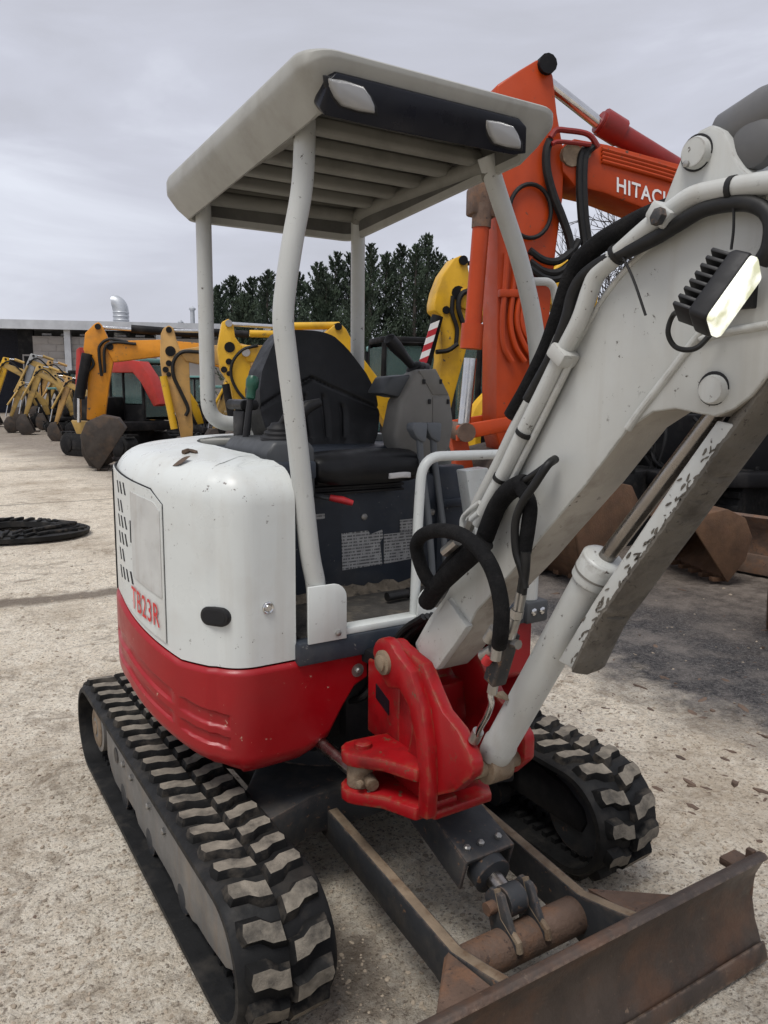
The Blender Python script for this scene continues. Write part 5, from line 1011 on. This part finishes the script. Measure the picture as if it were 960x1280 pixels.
d.body(4.6, 1.15, 'yellow_paint', 'cab', 'machine_dark')
# 3. yellow excavator with pierced arm behind the canopy post
d = Digger('yellow_excavator', 'bright yellow excavator with pierced arm seen behind the canopy post', np.array([*PD(300, 600, 11.5)[:2], 0]), 16)
st = px_poly(d, [(277, 403), (285, 399), (291, 407), (293, 422), (302, 434), (312, 452), (312, 475), (308, 512), (305, 545), (290, 545), (293, 511), (287, 481), (275, 462), (271, 437)])
w = .12; d.plate('dipper_arm', st, -w, w, 'yellow_paint', .015)
for u, v, r in ((287, 434, .075), (286, 452, .045), (286, 467, .035), (280, 462, .045)):
    p = d.px(u, v, w); B = MB(); B.cyl((p[0], w-.01, p[1]), (p[0], w+.012, p[1]), r, n=14); d.put(B, 'arm_hole', 'machine_dark' if r != .0451 else 'steel')
d.plate('boom', px_poly(d, [(300, 432), (330, 432), (395, 424), (412, 410), (421, 403), (430, 412), (445, 440), (492, 502), (520, 560), (500, 570), (470, 515), (425, 462), (408, 448), (332, 453), (308, 453)]), -w*1.2, w*1.2, 'yellow_paint', .02)
d.cyl('arm_cylinder_rod', d.px(286, 405), d.px(352, 409), .032, 'chrome'); d.cyl('arm_cylinder', d.px(345, 408), d.px(424, 407), .055, 'yellow_paint'); d.cyl('boom_ram', d.px(312, 417, .2), d.px(358, 418, .2), .05, 'yellow_paint', .2); d.pin(d.px(285, 405), .05, w+.02, 'steel'); d.pin(d.px(306, 441), .06, w*1.4, 'steel'); d.pin(d.px(420, 409), .055, w*1.4)
d.hose([d.px(u, v, w+.04) for u, v in ((322, 432), (304, 437), (291, 452), (289, 470), (296, 487), (308, 502))], .022, w+.04); d.cyl('bucket_cylinder', d.px(282, 480, w+.06), d.px(291, 530, w+.06), .055, 'machine_dark', w+.06)
d.bucket(d.px(298, 545), .8, .32, curl=-.25); d.body(4.2, 1.0, 'yellow_paint', 'cab', 'teal_paint')
# 4. faded tan excavator
d = Digger('tan_excavator', 'faded tan excavator with pierced arm beside the amber one', np.array([*PD(225, 588, 13.4)[:2], 0]), 16)
st = px_poly(d, [(201, 418), (204, 411), (211, 407), (217, 411), (220, 424), (225, 438), (236, 447), (237, 480), (241, 534), (240, 552), (227, 552), (222, 525), (215, 503), (203, 475), (200, 450)])
w = .13; d.plate('dipper_arm', st, -w, w, 'tan_paint', .015)
for u, v, r in ((213, 439, .085), (211, 454, .05), (207, 462, .05), (211, 468, .04)):
    p = d.px(u, v, w); B = MB(); B.cyl((p[0], w-.01, p[1]), (p[0], w+.012, p[1]), r, n=14); d.put(B, 'arm_hole', 'machine_dark')
d.plate('boom', px_poly(d, [(222, 438), (252, 433), (300, 430), (345, 440), (400, 520), (385, 530), (330, 462), (296, 456), (252, 456), (232, 452)]), -w*1.2, w*1.2, 'tan_paint', .02)
d.cyl('arm_cylinder_rod', d.px(211, 413), d.px(252, 414), .03, 'chrome'); d.cyl('arm_cylinder', d.px(250, 414), d.px(310, 418), .06, 'machine_dark'); d.pin(d.px(211, 413), .05, w+.02); d.cyl('bucket_cylinder', d.px(204, 470, w+.08), d.px(218, 536, w+.08), .06, 'yellow_paint', w+.08)
d.hose([d.px(u, v, w+.04) for u, v in ((250, 440), (228, 440), (217, 452), (217, 470), (226, 490), (235, 510), (232, 520))], .03, w+.04); d.bucket(d.px(234, 552), .85, .34, curl=-.25); d.body(4.2, 1.0, 'tan_paint', 'cab', 'machine_dark')
# 5. amber excavator at the head of the row
d = Digger('amber_excavator', 'amber excavator with black ram and muddy buckets at its foot', gpt(140, 583), 16)
st = px_poly(d, [(105, 437), (107, 417), (119, 405), (124, 403), (128, 407), (135, 422), (141, 436), (142, 452), (137, 480), (131, 527), (109, 524), (111, 455)])
w = .14; d.plate('dipper_arm', st, -w, w, 'amber_paint', .015)
d.plate('boom', px_poly(d, [(132, 432), (138, 427), (200, 425), (255, 430), (300, 440), (350, 510), (335, 525), (290, 465), (252, 452), (200, 446), (142, 453)]), -w*1.25, w*1.25, 'amber_paint', .02)
d.cyl('arm_cylinder_rod', d.px(124, 409), d.px(168, 412), .04, 'chrome'); d.cyl('arm_cylinder', d.px(164, 411), d.px(254, 418), .085, 'machine_dark'); d.pin(d.px(123, 409), .06, w+.03); d.pin(d.px(138, 434), .07, w*1.4)
ww = w+.08; d.cyl('bucket_cylinder', d.px(109, 442, ww), d.px(99, 498, ww), .105, 'machine_dark', ww); d.cyl('bucket_rod', d.px(99, 495, ww), d.px(99, 528, ww), .04, 'chrome', ww)
d.hose([d.px(u, v, w+.04) for u, v in ((160, 428), (137, 424), (125, 432), (124, 445), (127, 470))], .03, w+.04); d.hose([d.px(u, v, w+.06) for u, v in ((170, 430), (142, 428), (131, 436), (131, 466))], .03, w+.06); d.hose([d.px(u, v, ww) for u, v in ((112, 444), (117, 455), (110, 464))], .03, ww)
B = MB(); q0, q1 = d.px(96, 530), d.px(128, 535); B.prism([(q0[0]+.1, q0[1]+.08), (q1[0]-.1, q1[1]+.12), (q1[0]-.1, q1[1]-.12), (q0[0], q0[1]-.2)], -w, w, 'y'); d.put(B, 'bucket_link', 'faded_yellow', None, .02)
d.bucket(d.px(120, 530), .72, .36, curl=-.25); d.body(4.4, 1.05, 'amber_paint', None)
B = MB(); bk2 = Digger('loose_bucket', 'muddy loose digging bucket lying beside the amber excavator', gpt(152, 586), 16, 'bucket', None); bk2.bucket((0, .85), .95, .40, curl=.9)
# 6. red armed excavator
d = Digger('red_excavator', 'red excavator with green-glazed cab behind the amber arm', np.array([*PD(175, 575, 19.)[:2], 0]), 150)
d.plate('boom', px_poly(d, [(140, 452), (165, 450), (180, 452), (192, 470), (206, 505), (198, 508), (182, 478), (172, 466), (142, 466)]), -.16, .16, 'red_machine', .02); d.plate('dipper_arm', px_poly(d, [(99, 437), (103, 434), (105, 450), (101, 520), (97, 520)]), -.10, .10, 'red_machine', .02)
d.cyl('boom_ram', d.px(172, 466, .2), d.px(160, 520, .2), .06, 'machine_dark', .2); d.body(.6, .92, 'machine_dark', 'cab', 'teal_paint')
d = Digger('green_cab_excavator', 'small excavator with teal cab roof standing beyond the seat', np.array([*PD(500, 590, 15.)[:2], 0]), 200)
d.body(0, .98, 'teal_paint', 'cab', 'teal_paint'); d.plate('boom', [(.8, .9), (1.3, 1.9), (2.0, 2.1), (2.1, 1.9), (1.5, 1.7), (1.0, .85)], -.12, .12, 'yellow_paint', .02); d.plate('dipper_arm', [(2.0, 2.2), (2.2, 2.2), (2.5, .7), (2.35, .7)], -.1, .1, 'yellow_paint', .02); d.bucket((2.4, .7), .7, .3, curl=-.25)
d = Digger('green_cab_excavator', 'dark-framed cab with pale teal roof next to the striped arm', np.array([*PD(548, 590, 16.5)[:2], 0]), 205); d.body(0, 1.05, 'teal_paint', 'cab', 'teal_paint'); d.plate('boom', [(.8, .9), (1.3, 1.9), (2.0, 2.1), (2.1, 1.9), (1.5, 1.7), (1.0, .85)], -.12, .12, 'yellow_paint', .02); d.plate('dipper_arm', [(2.0, 2.2), (2.2, 2.2), (2.5, .7), (2.35, .7)], -.1, .1, 'yellow_paint', .02); d.bucket((2.4, .7), .7, .3, curl=-.25)
# 7. small excavators at the far end of the row
def small(name, label, u, dep, ang_, paint, stickpaint, k, dz, cab, cabp, reach=1.0):
    G = np.array([*PD(u, 540, dep)[:2], 0]); d = Digger(name, label, G, ang_, group='small excavators at the far end of the yard'); r = reach
    d.body(3.0*k*r, k*.95, paint, cab, cabp)
    bo = [(-2.2*r, 1.0), (-2.0*r, 1.75), (-1.55*r, 2.45+dz), (-.75*r, 2.75+dz), (-.70*r, 2.55+dz), (-1.4*r, 2.15+dz), (-1.75*r, 1.5), (-1.95*r, .95)]; d.plate('boom', [(a*k, b_*k) for a, b_ in bo], -.13*k, .13*k, paint, .02)
    st = [(-1.0*r, 2.95+dz), (-.75*r, 3.0+dz), (-.55*r, 2.55+dz), (-.10, .85), (-.22, .75), (-.85*r, 2.35+dz)]; d.plate('dipper_arm', [(a*k, b_*k) for a, b_ in st], -.11*k, .11*k, stickpaint, .02)
    d.cyl('arm_cylinder', (-1.6*r*k, (2.75+dz)*k), (-1.2*r*k, (2.9+dz)*k), .06*k, paint); d.cyl('arm_cylinder_rod', (-1.25*r*k, (2.88+dz)*k), (-.9*r*k, (2.92+dz)*k), .035*k, 'chrome')
    d.cyl('bucket_cylinder', (-.62*r*k, (2.5+dz)*k), (-.05*k, 1.5*k), .05*k, paint, .16*k); d.cyl('bucket_rod', (-.1*k, 1.6*k), (.06*k, .9*k), .03*k, 'chrome', .16*k); d.cyl('boom_ram', (-1.9*r*k, .95*k), (-1.45*r*k, 1.9*k), .06*k, 'machine_dark', .18*k)
    d.hose([(-1.5*r*k, (2.35+dz)*k), (-1.0*r*k, (2.8+dz)*k), (-.6*r*k, (2.5+dz)*k), (-.4*r*k, 1.9*k)], .03*k, .15*k); d.pin((-.72*r*k, (2.66+dz)*k), .06*k, .16*k); d.pin((-.85*r*k, (2.9+dz)*k), .05*k, .14*k)
    d.bucket((-.15*k, .8*k), .85*k, .33*k, curl=-.25)
small('small_excavator', 'faded yellow small excavator with raised arm near the block wall', 28, 27, 18, 'faded_yellow', 'faded_yellow', .80, 0, 'canopy', 'machine_dark')
small('small_excavator', 'small yellow excavator with grey dipper arm', 20, 31, 20, 'faded_yellow', 'grey_machine', .95, .1, 'cab', 'machine_dark')
small('small_excavator', 'muddy yellow small excavator next to the amber arm', 66, 24, 12, 'faded_yellow', 'tan_paint', .66, 0, 'canopy', 'teal_paint')
small('small_excavator', 'small yellow excavator with teal cab roof below the shed wall', 82, 29, 24, 'tan_paint', 'faded_yellow', .85, 0, 'cab', 'teal_paint')
small('small_excavator', 'distant yellow small excavator beside the dark shed opening', -12, 32, 16, 'faded_yellow', 'yellow_paint', .9, .15, 'canopy', 'machine_dark')
small('small_excavator', 'tan small excavator farthest along the row under the shed roof', 44, 36, 20, 'tan_paint', 'tan_paint', .95, .0, 'cab', 'teal_paint')
small('small_excavator', 'yellow small excavator between the red arm and the tan arm', 182, 21, 18, 'yellow_paint', 'tan_paint', .70, 0, 'canopy', 'teal_paint')
small('small_excavator', 'muddy tan small excavator tucked behind the faded yellow one', 52, 30, 10, 'tan_paint', 'faded_yellow', .74, -.1, 'canopy', 'machine_dark')
small('small_excavator', 'small excavator with low yellow arm in front of the shed door', 10, 28, 26, 'faded_yellow', 'faded_yellow', .66, -.2, 'canopy', 'teal_paint')
small('small_excavator', 'dusty yellow small excavator behind the red one', 150, 26, 14, 'faded_yellow', 'tan_paint', .85, .1, 'cab', 'teal_paint')
small('small_excavator', 'yellow small excavator behind the pierced yellow arm', 262, 20, 20, 'yellow_paint', 'faded_yellow', .72, 0, 'canopy', 'machine_dark')
# 8. dark machine with a rusty blade beyond the boom
d = Digger('dark_excavator', 'dark muddy excavator with rusty dozer blade beyond the boom', gpt(905, 712), 8, group=None)
bpx = [(886, 700), (888, 626), (960, 640), (1080, 662), (1080, 738), (886, 700)]
c0 = PX(884, 702, z=0); dirn = np.array([PX(1060, 735, z=0)[0]-c0[0], PX(1060, 735, z=0)[1]-c0[1]]); wdt = np.linalg.norm(dirn); dirn /= wdt; nrm2 = np.array([-dirn[1], dirn[0]]); nrm2 = nrm2 if nrm2 @ (CAM[:2]-c0[:2]) > 0 else -nrm2
B = MB(); pr = [(.02, 0), (.10, .0), (.045, .10), (.02, .25), (.04, .42), (.10, .52), (.05, .54), (-.03, .42), (-.05, .25), (-.03, .08)]; g0 = d.G
B.loft([[(c0[0]+dirn[0]*s_+nrm2[0]*a-g0[0], c0[1]+dirn[1]*s_+nrm2[1]*a-g0[1], z) for a, z in pr] for s_ in (0, wdt)]); B.build('dozer_blade', 'rust', d.root, .008)
B = MB(); B.loft([[(c0[0]+dirn[0]*s_+nrm2[0]*a-g0[0], c0[1]+dirn[1]*s_+nrm2[1]*a-g0[1], z) for a, z in [(.10, .17), (.14, .0), (.10, .0), (.05, .17)]] for s_ in (0.01, wdt-.01)]); B.build('cutting_edge', 'rust', d.root, .004)
def loc(p): return (p[0]-g0[0], p[1]-g0[1], p[2])
def dbox(name, u, v, dep, size, matn, yaw=.5, bev=.03, z=None):
    P = PD(u, v, dep); B = MB(); B.box(loc((P[0], P[1], P[2] if z is None else z)), size, Matrix.Rotation(yaw, 3, 'Z')); return B.build(name, matn, d.root, bev)
dbox('house_frame', 1010, 560, 9.6, (3.0, 1.9, .5), 'machine_dark', -.55); dbox('engine_cover', 1040, 500, 10., (2.4, 1.8, .9), 'machine_dark', -.55); dbox('radiator_box', 845, 560, 9.2, (.75, .4, .8), 'machine_dark', -.4); dbox('step_plate', 900, 598, 8.6, (1.6, .5, .16), 'machine_dark', -.5)
for (u, v, dep) in ((815, 640, 9.2), (960, 640, 9.4)):
    P = PD(u, v, dep); B = MB(); ax = np.array([dirn[0], dirn[1]])
    pts_ = arc(.75, .40, .40, -90, 90, 9)+arc(-.75, .40, .40, 90, 270, 9)
    B.loft([[loc((P[0]+nrm2[0]*a+dirn[0]*s_, P[1]+nrm2[1]*a+dirn[1]*s_, z)) for a, z in pts_] for s_ in (-.22, .22)]); tk = B.build('track', 'track_rubber', d.root, .03)
    for i in range(9):
        a = -90+180*i/8; B = MB(); cx, cz = .75+.41*cos(radians(a)), .40+.41*sin(radians(a)); B.loft([[loc((P[0]+nrm2[0]*(cx+dx)+dirn[0]*s_, P[1]+nrm2[1]*(cx+dx)+dirn[1]*s_, cz+dz)) for dx, dz in ((-.04, -.04), (.04, -.04), (.04, .04), (-.04, .04))] for s_ in (-.22, .22)]); B.build('track_shoe', 'track_rubber', tk, .01)
for k in range(14):
    u = 790+12*k; rr = random.Random(k); P = [PD(u+rr.uniform(-20, 20), 520+rr.uniform(-10, 70), 8.9), PD(u+rr.uniform(-30, 30), 560+rr.uniform(-20, 40), 8.8), PD(u+rr.uniform(-30, 40), 600+rr.uniform(-10, 30), 8.9)]; B = MB(); B.tube([loc(q) for q in spline(P, 6)], .022, 8); B.build('hose', 'hose_rubber', d.root)
for (u, v, dep, sz) in ((745, 560, 9.6, (.9, .8, 1.1)), (790, 520, 10.5, (1.4, .8, 1.2)), (880, 480, 10.8, (1.6, 1., .9))): dbox('hydraulic_housing', u, v, dep, sz, 'machine_dark', -.45, .08)
for (u, v, dep, r_) in ((742, 640, 8.9, .42), (800, 600, 9., .34)):
    P = PD(u, v, dep); B = MB(); B.lathe([(r_*.5, -.16), (r_*.95, -.15), (r_, -.08), (r_, .08), (r_*.95, .15), (r_*.5, .16)], loc((P[0], P[1], r_)), (dirn[0], dirn[1], 0), 28); B.build('road_wheel', 'track_rubber', d.root)
# rusty buckets on the ground behind the boom
for (u, v, a_, k_, w_, lab, m_) in ((735, 712, 30, .85, .45, 'rusty orange digging bucket on the tarmac below the boom', 'rust_bright'), (842, 716, 190, .62, .40, 'rust-stained bucket lying against the rusty blade', 'rust_bright'), (1045, 785, 60, .75, .4, 'brown rounded bucket at the edge of the tarmac', 'rust')):
    q = Digger('loose_bucket', lab, gpt(u, v), a_, 'bucket', None); q.bucket((0, .72*k_/.9), k_, w_, m_, curl=.9)
# 9. worn rubber track heaped on the yard
hp = empty('rubber_track_heap', tuple(gpt(30, 668))); tag(hp, 'black rubber track lying coiled on the pale yard', 'rubber track'); B = MB()
c_ = gpt(28, 670); e1_ = -IMG_L; e2_ = TOW
rnd = random.Random(9)
for lay, (rx, ry, z0, z1) in enumerate(((.70, .62, .0, .02), (.58, .50, .03, .05))):
    n_ = 40; o_, i_ = [], []
    for k in range(n_):
        a = 2*pi*k/n_; z = z0+(z1-z0)*.5*(1+sin(a*2+lay)); x, y = rx*cos(a), ry*sin(a)
        def W2(x, y, z): return (e1_[0]*x+e2_[0]*y, e1_[1]*x+e2_[1]*y, z)
        o_.append([W2(x, y, z), W2(x*1.02, y*1.02, z+.05), W2(x*.62, y*.62, z+.06), W2(x*.6, y*.6, z)])
    o_.append(o_[0]); B.loft(o_, True, False)
B.build('track_band', 'track_rubber', hp, smooth=40)
for lay, (rx, ry, z0) in enumerate(((.62, .55, .03), (.51, .44, .07))):
    for k in range(24):
        a = 2*pi*k/24; q = MB(); x, y = rx*.93*cos(a), ry*.93*sin(a); q.box((e1_[0]*x+e2_[0]*y, e1_[1]*x+e2_[1]*y, z0+.04*(1+sin(a*2+lay))*.5+.02), (.20, .045, .035), Matrix.Rotation(a+atan2(e1_[1], e1_[0])+.3, 3, 'Z')); q.build('lug', 'lug_side', hp, .008)

# ------------------------------------------------------------------ shed, duct, chimneys
DS = 46.
S0, S1 = PD(-120, 430, DS), PD(345, 420, DS+3)
sx = np.array([S1[0]-S0[0], S1[1]-S0[1]]); sl_ = np.linalg.norm(sx); sx /= sl_; sn = np.array([-sx[1], sx[0]]); sn = sn if sn @ (CAM[:2]-S0[:2]) > 0 else -sn
SH = empty('storage_shed', (S0[0], S0[1], 0)); tag(SH, 'long low shed with block wall, dark opening and flat roof edge', 'shed')
def sw_(s_, n_, z): return (sx[0]*s_+sn[0]*n_, sx[1]*s_+sn[1]*n_, z)
def sbox(name, s0, s1, n0, n1, z0, z1, matn, parent=SH, bev=0.):
    B = MB(); B.loft([[sw_(s0, n0, z), sw_(s1, n0, z), sw_(s1, n1, z), sw_(s0, n1, z)] for z in (z0, z1)]); return B.build(name, matn, parent, bev)
def s_at(u): 
    d = ray(u, 440)[:2]; A_ = np.array([[d[0], -sx[0]], [d[1], -sx[1]]]); t_ = np.linalg.solve(A_, S0[:2]-CAM[:2]); return t_[1]
zr = PD(60, 408, DS)[2]
sbox('roof', -6, sl_+4, -14, .8, zr, zr+.35, 'roof_sheet'); sbox('fascia', -6, sl_+4, .8, .9, zr-.15, zr+.38, 'galvanised')
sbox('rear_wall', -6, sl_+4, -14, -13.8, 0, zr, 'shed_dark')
b0, b1 = s_at(41), s_at(400); wl2 = sbox('block_wall', b0, b1, -.4, -.1, 0, zr-.5, 'block_wall')
bh, bw = .42, .9; zrow = 0
blk = MB(); blk.b2((-.43, 0, -.195), (.43, .03, .195)); bo0 = blk.build('wall_block', 'block_wall', None, .012); bme = bo0.data; bpy.data.objects.remove(bo0)
nrow = int((zr-.5)/bh); rot = atan2(sx[1], sx[0]); flip = 0 if (np.array([-sx[1], sx[0]]) @ sn) > 0 else pi
cntb = 0
for r_ in range(nrow):
    for c_ in range(int((s_at(120)-b0)/bw)+1):
        if cntb >= 290: break
        o = bpy.data.objects.new('wall_block', bme); COL.objects.link(o); o.parent = wl2; s_ = b0+.45+c_*bw+(.45 if r_ % 2 else 0); o.location = sw_(s_, -.1, bh*.5+r_*bh); o.rotation_euler = (0, 0, rot+flip); cntb += 1
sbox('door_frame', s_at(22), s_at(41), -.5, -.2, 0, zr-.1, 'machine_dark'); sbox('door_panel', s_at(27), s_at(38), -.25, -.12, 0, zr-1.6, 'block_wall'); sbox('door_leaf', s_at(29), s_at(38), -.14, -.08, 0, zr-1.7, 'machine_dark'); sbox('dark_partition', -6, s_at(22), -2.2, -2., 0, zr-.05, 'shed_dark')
for u in (86, 120, 200): sbox('wall_post', s_at(u)-.18, s_at(u)+.18, -.1, .25, 0, zr-.1, 'galvanised')
for k in range(14): s_ = b0+.5+k*1.1; sbox('eaves_gap', s_, s_+.55, -.35, -.3, zr-.44, zr-.32, 'roof_sheet')
# bent exhaust duct on the roof
DU = PD(152, 412, DS+5); du = empty('roof_duct', (DU[0], DU[1], zr)); tag(du, 'bent ribbed galvanised duct rising above the shed roof', 'duct'); B = MB()
kx = DS/FL; hgt = 40*kx; rd = 10.5*kx
pth = [(0, 0, -.3), (0, 0, hgt*.45), (0, 0, hgt*.72)]+[(-rd*.8*(1-cos(radians(a))), 0, hgt*.72+rd*1.15*sin(radians(a))) for a in range(15, 100, 12)]
pth = [(-CR[0]*-p[0], -CR[1]*-p[0], p[2]) for p in pth]; pth = [(CR[0]*q[0], CR[1]*q[0], q[2]) for q in [(0, 0, -.3), (0, 0, hgt*.45), (0, 0, hgt*.72)]+[(-rd*.8*(1-cos(radians(a))), 0, hgt*.72+rd*1.15*sin(radians(a))) for a in range(15, 100, 12)]]
B.tube(pth, rd, 20); B.build('duct_pipe', 'galvanised', du)
for k in range(6): B = MB(); z = hgt*(.04+.13*k); B.lathe([(rd*1.0, -.06), (rd*1.05, 0), (rd*1.0, .06)], (0, 0, z), (0, 0, 1), 20); B.build('duct_ring', 'galvanised', du)
for u, top, r_, lab in ((241, 384, 3., 'thin steel flue pipe above the shed roof'), (226, 402, 2.6, 'short pale chimney pot on the shed roof'), (203, 405, 2.4, 'stub vent pipe at the roof edge of the shed')):
    P = PD(u, 412, DS+4); fl_ = empty('flue_pipe', (P[0], P[1], zr)); tag(fl_, lab, 'flue'); B = MB(); h_ = (414-top)*kx; B.cyl((0, 0, -.2), (0, 0, h_), r_*kx, n=12); B.build('pipe', 'galvanised', fl_); B = MB(); B.lathe([(r_*kx*1.5, 0), (r_*kx*1.5, .1), (.01, .25)], (0, 0, h_), (0, 0, 1), 12); B.build('cowl', 'galvanised', fl_)

# ------------------------------------------------------------------ conifers and bare trees
def conifer(label, u, vtop, dep, wpx, seed):
    rn = random.Random(seed); P = PD(u, 480, dep); H_ = PD(u, vtop, dep)[2]; Rm = wpx*dep/FL/2
    T = empty('conifer_tree', (P[0], P[1], 0)); tag(T, label, 'tree', 'conifers along the far boundary')
    B = MB(); B.tube([(0, 0, -.1), (.1, 0, H_*.5), (0, 0, H_*.97)], [H_*.022, H_*.014, .03], 8); B.build('trunk', 'bark', T)
    V_ = []; F_ = []
    def leaf(p, dr, L_, w_):
        dr = dr.normalized(); sd_ = dr.cross(Vector((rn.uniform(-1, 1), rn.uniform(-1, 1), rn.uniform(-.2, 1)))).normalized(); o_ = len(V_)
        V_.extend([tuple(p-sd_*w_), tuple(p+sd_*w_), tuple(p+dr*L_*.6+sd_*w_*.7), tuple(p+dr*L_), tuple(p+dr*L_*.6-sd_*w_*.7)]); F_.append((o_, o_+1, o_+2, o_+3, o_+4))
    nb = 190
    for b_ in range(nb):
        f = (b_+rn.random())/nb; z = H_*(.08+.92*f**.92); env = Rm*(1-f)**.62*(1 if f > .12 else .8)*rn.uniform(.45, 1.25)+.10; a = rn.random()*6.283
        dr = Vector((cos(a), sin(a), rn.uniform(.35, 1.1)+f*.6)); dr.normalize(); base = Vector((cos(a)*env*.15, sin(a)*env*.15, z-env*.3)); Lb = env*1.05
        for k in range(40):
            t_ = k/39; p = base+dr*Lb*t_+Vector((rn.gauss(0, .16), rn.gauss(0, .16), rn.gauss(0, .15)))*Lb*.5*(1-t_*.6); dd = dr+Vector((rn.gauss(0, .45), rn.gauss(0, .45), rn.gauss(.25, .4)))
            leaf(p, dd, rn.uniform(.16, .38)*(.6+.4*(1-f)), rn.uniform(.025, .055))
    me_ = bpy.data.meshes.new('crown'); me_.from_pydata(V_, [], F_); me_.materials.append(MATS['conifer']); o = bpy.data.objects.new('crown', me_); COL.objects.link(o); o.parent = T
TD = 52.
specs = [(277, 362, 34), (293, 350, 36), (318, 352, 40), (336, 343, 36), (352, 352, 34), (376, 346, 40), (398, 334, 42), (420, 322, 40), (438, 322, 40), (463, 312, 42), (482, 322, 40), (500, 312, 44), (518, 312, 40), (532, 300, 42), (545, 322, 40), (306, 372, 40), (360, 372, 44), (408, 356, 46), (450, 345, 46), (560, 330, 44), (585, 340, 44)]
for i, (u, vt, wp) in enumerate(specs): conifer('shorter dense conifer standing in front of the tall row' if 15 <= i < 19 else 'tallest spire-topped conifer of the row' if i == 13 else 'dark green conifer in the dense row beyond the parked excavators', u, vt, TD+(i % 3)*1.6-(4 if 15 <= i < 19 else 0), wp*2.5, 100+i)
def bare_tree(label, u, vtop, dep, seed):
    rn = random.Random(seed); P = PD(u, 480, dep); H_ = PD(u, vtop, dep)[2]; T = empty('bare_tree', (P[0], P[1], 0)); tag(T, label, 'tree', 'leafless trees behind the orange excavator'); B = MB(); Tr = MB()
    def grow(p, dr, L_, r, lev):
        pts_ = [p]; q = p.copy(); d_ = dr.copy(); ns = 4
        for i in range(ns):
            d_ = (d_+Vector((rn.gauss(0, .16), rn.gauss(0, .16), rn.gauss(.03, .1)))).normalized(); q = q+d_*L_/ns; pts_.append(q.copy())
        (Tr if lev == 0 else B).tube(pts_, [r*(1-.5*i/ns) for i in range(ns+1)], 6 if lev < 2 else 4)
        if lev >= 5: return
        nc = 6 if lev == 0 else rn.choice((3, 3, 4))
        for c_ in range(nc):
            a = rn.random()*6.283; sp_ = rn.uniform(.35, .85); ax = d_.orthogonal().normalized(); bx = d_.cross(ax); nd = (d_*cos(sp_)+(ax*cos(a)+bx*sin(a))*sin(sp_)).normalized(); nd = (nd+Vector((0, 0, .12))).normalized()
            st_ = pts_[rn.choice((2, 3, 4)) if lev else rn.choice((2, 3, 4))]; grow(st_, nd, L_*rn.uniform(.58, .8), max(.012, r*.52), lev+1)
    grow(Vector((0, 0, -.1)), Vector((0, 0, 1)), H_*.34, H_*.022, 0); Tr.build('trunk', 'bare_bark', T); B.build('crown', 'bare_bark', T)
bare_tree('leafless tree seen between the orange arm and its boom', 735, 178, 24, 5); bare_tree('leafless tree beside the hoses of the orange arm', 780, 165, 27, 8); bare_tree('thin leafless tree behind the canopy post', 704, 215, 22, 12)
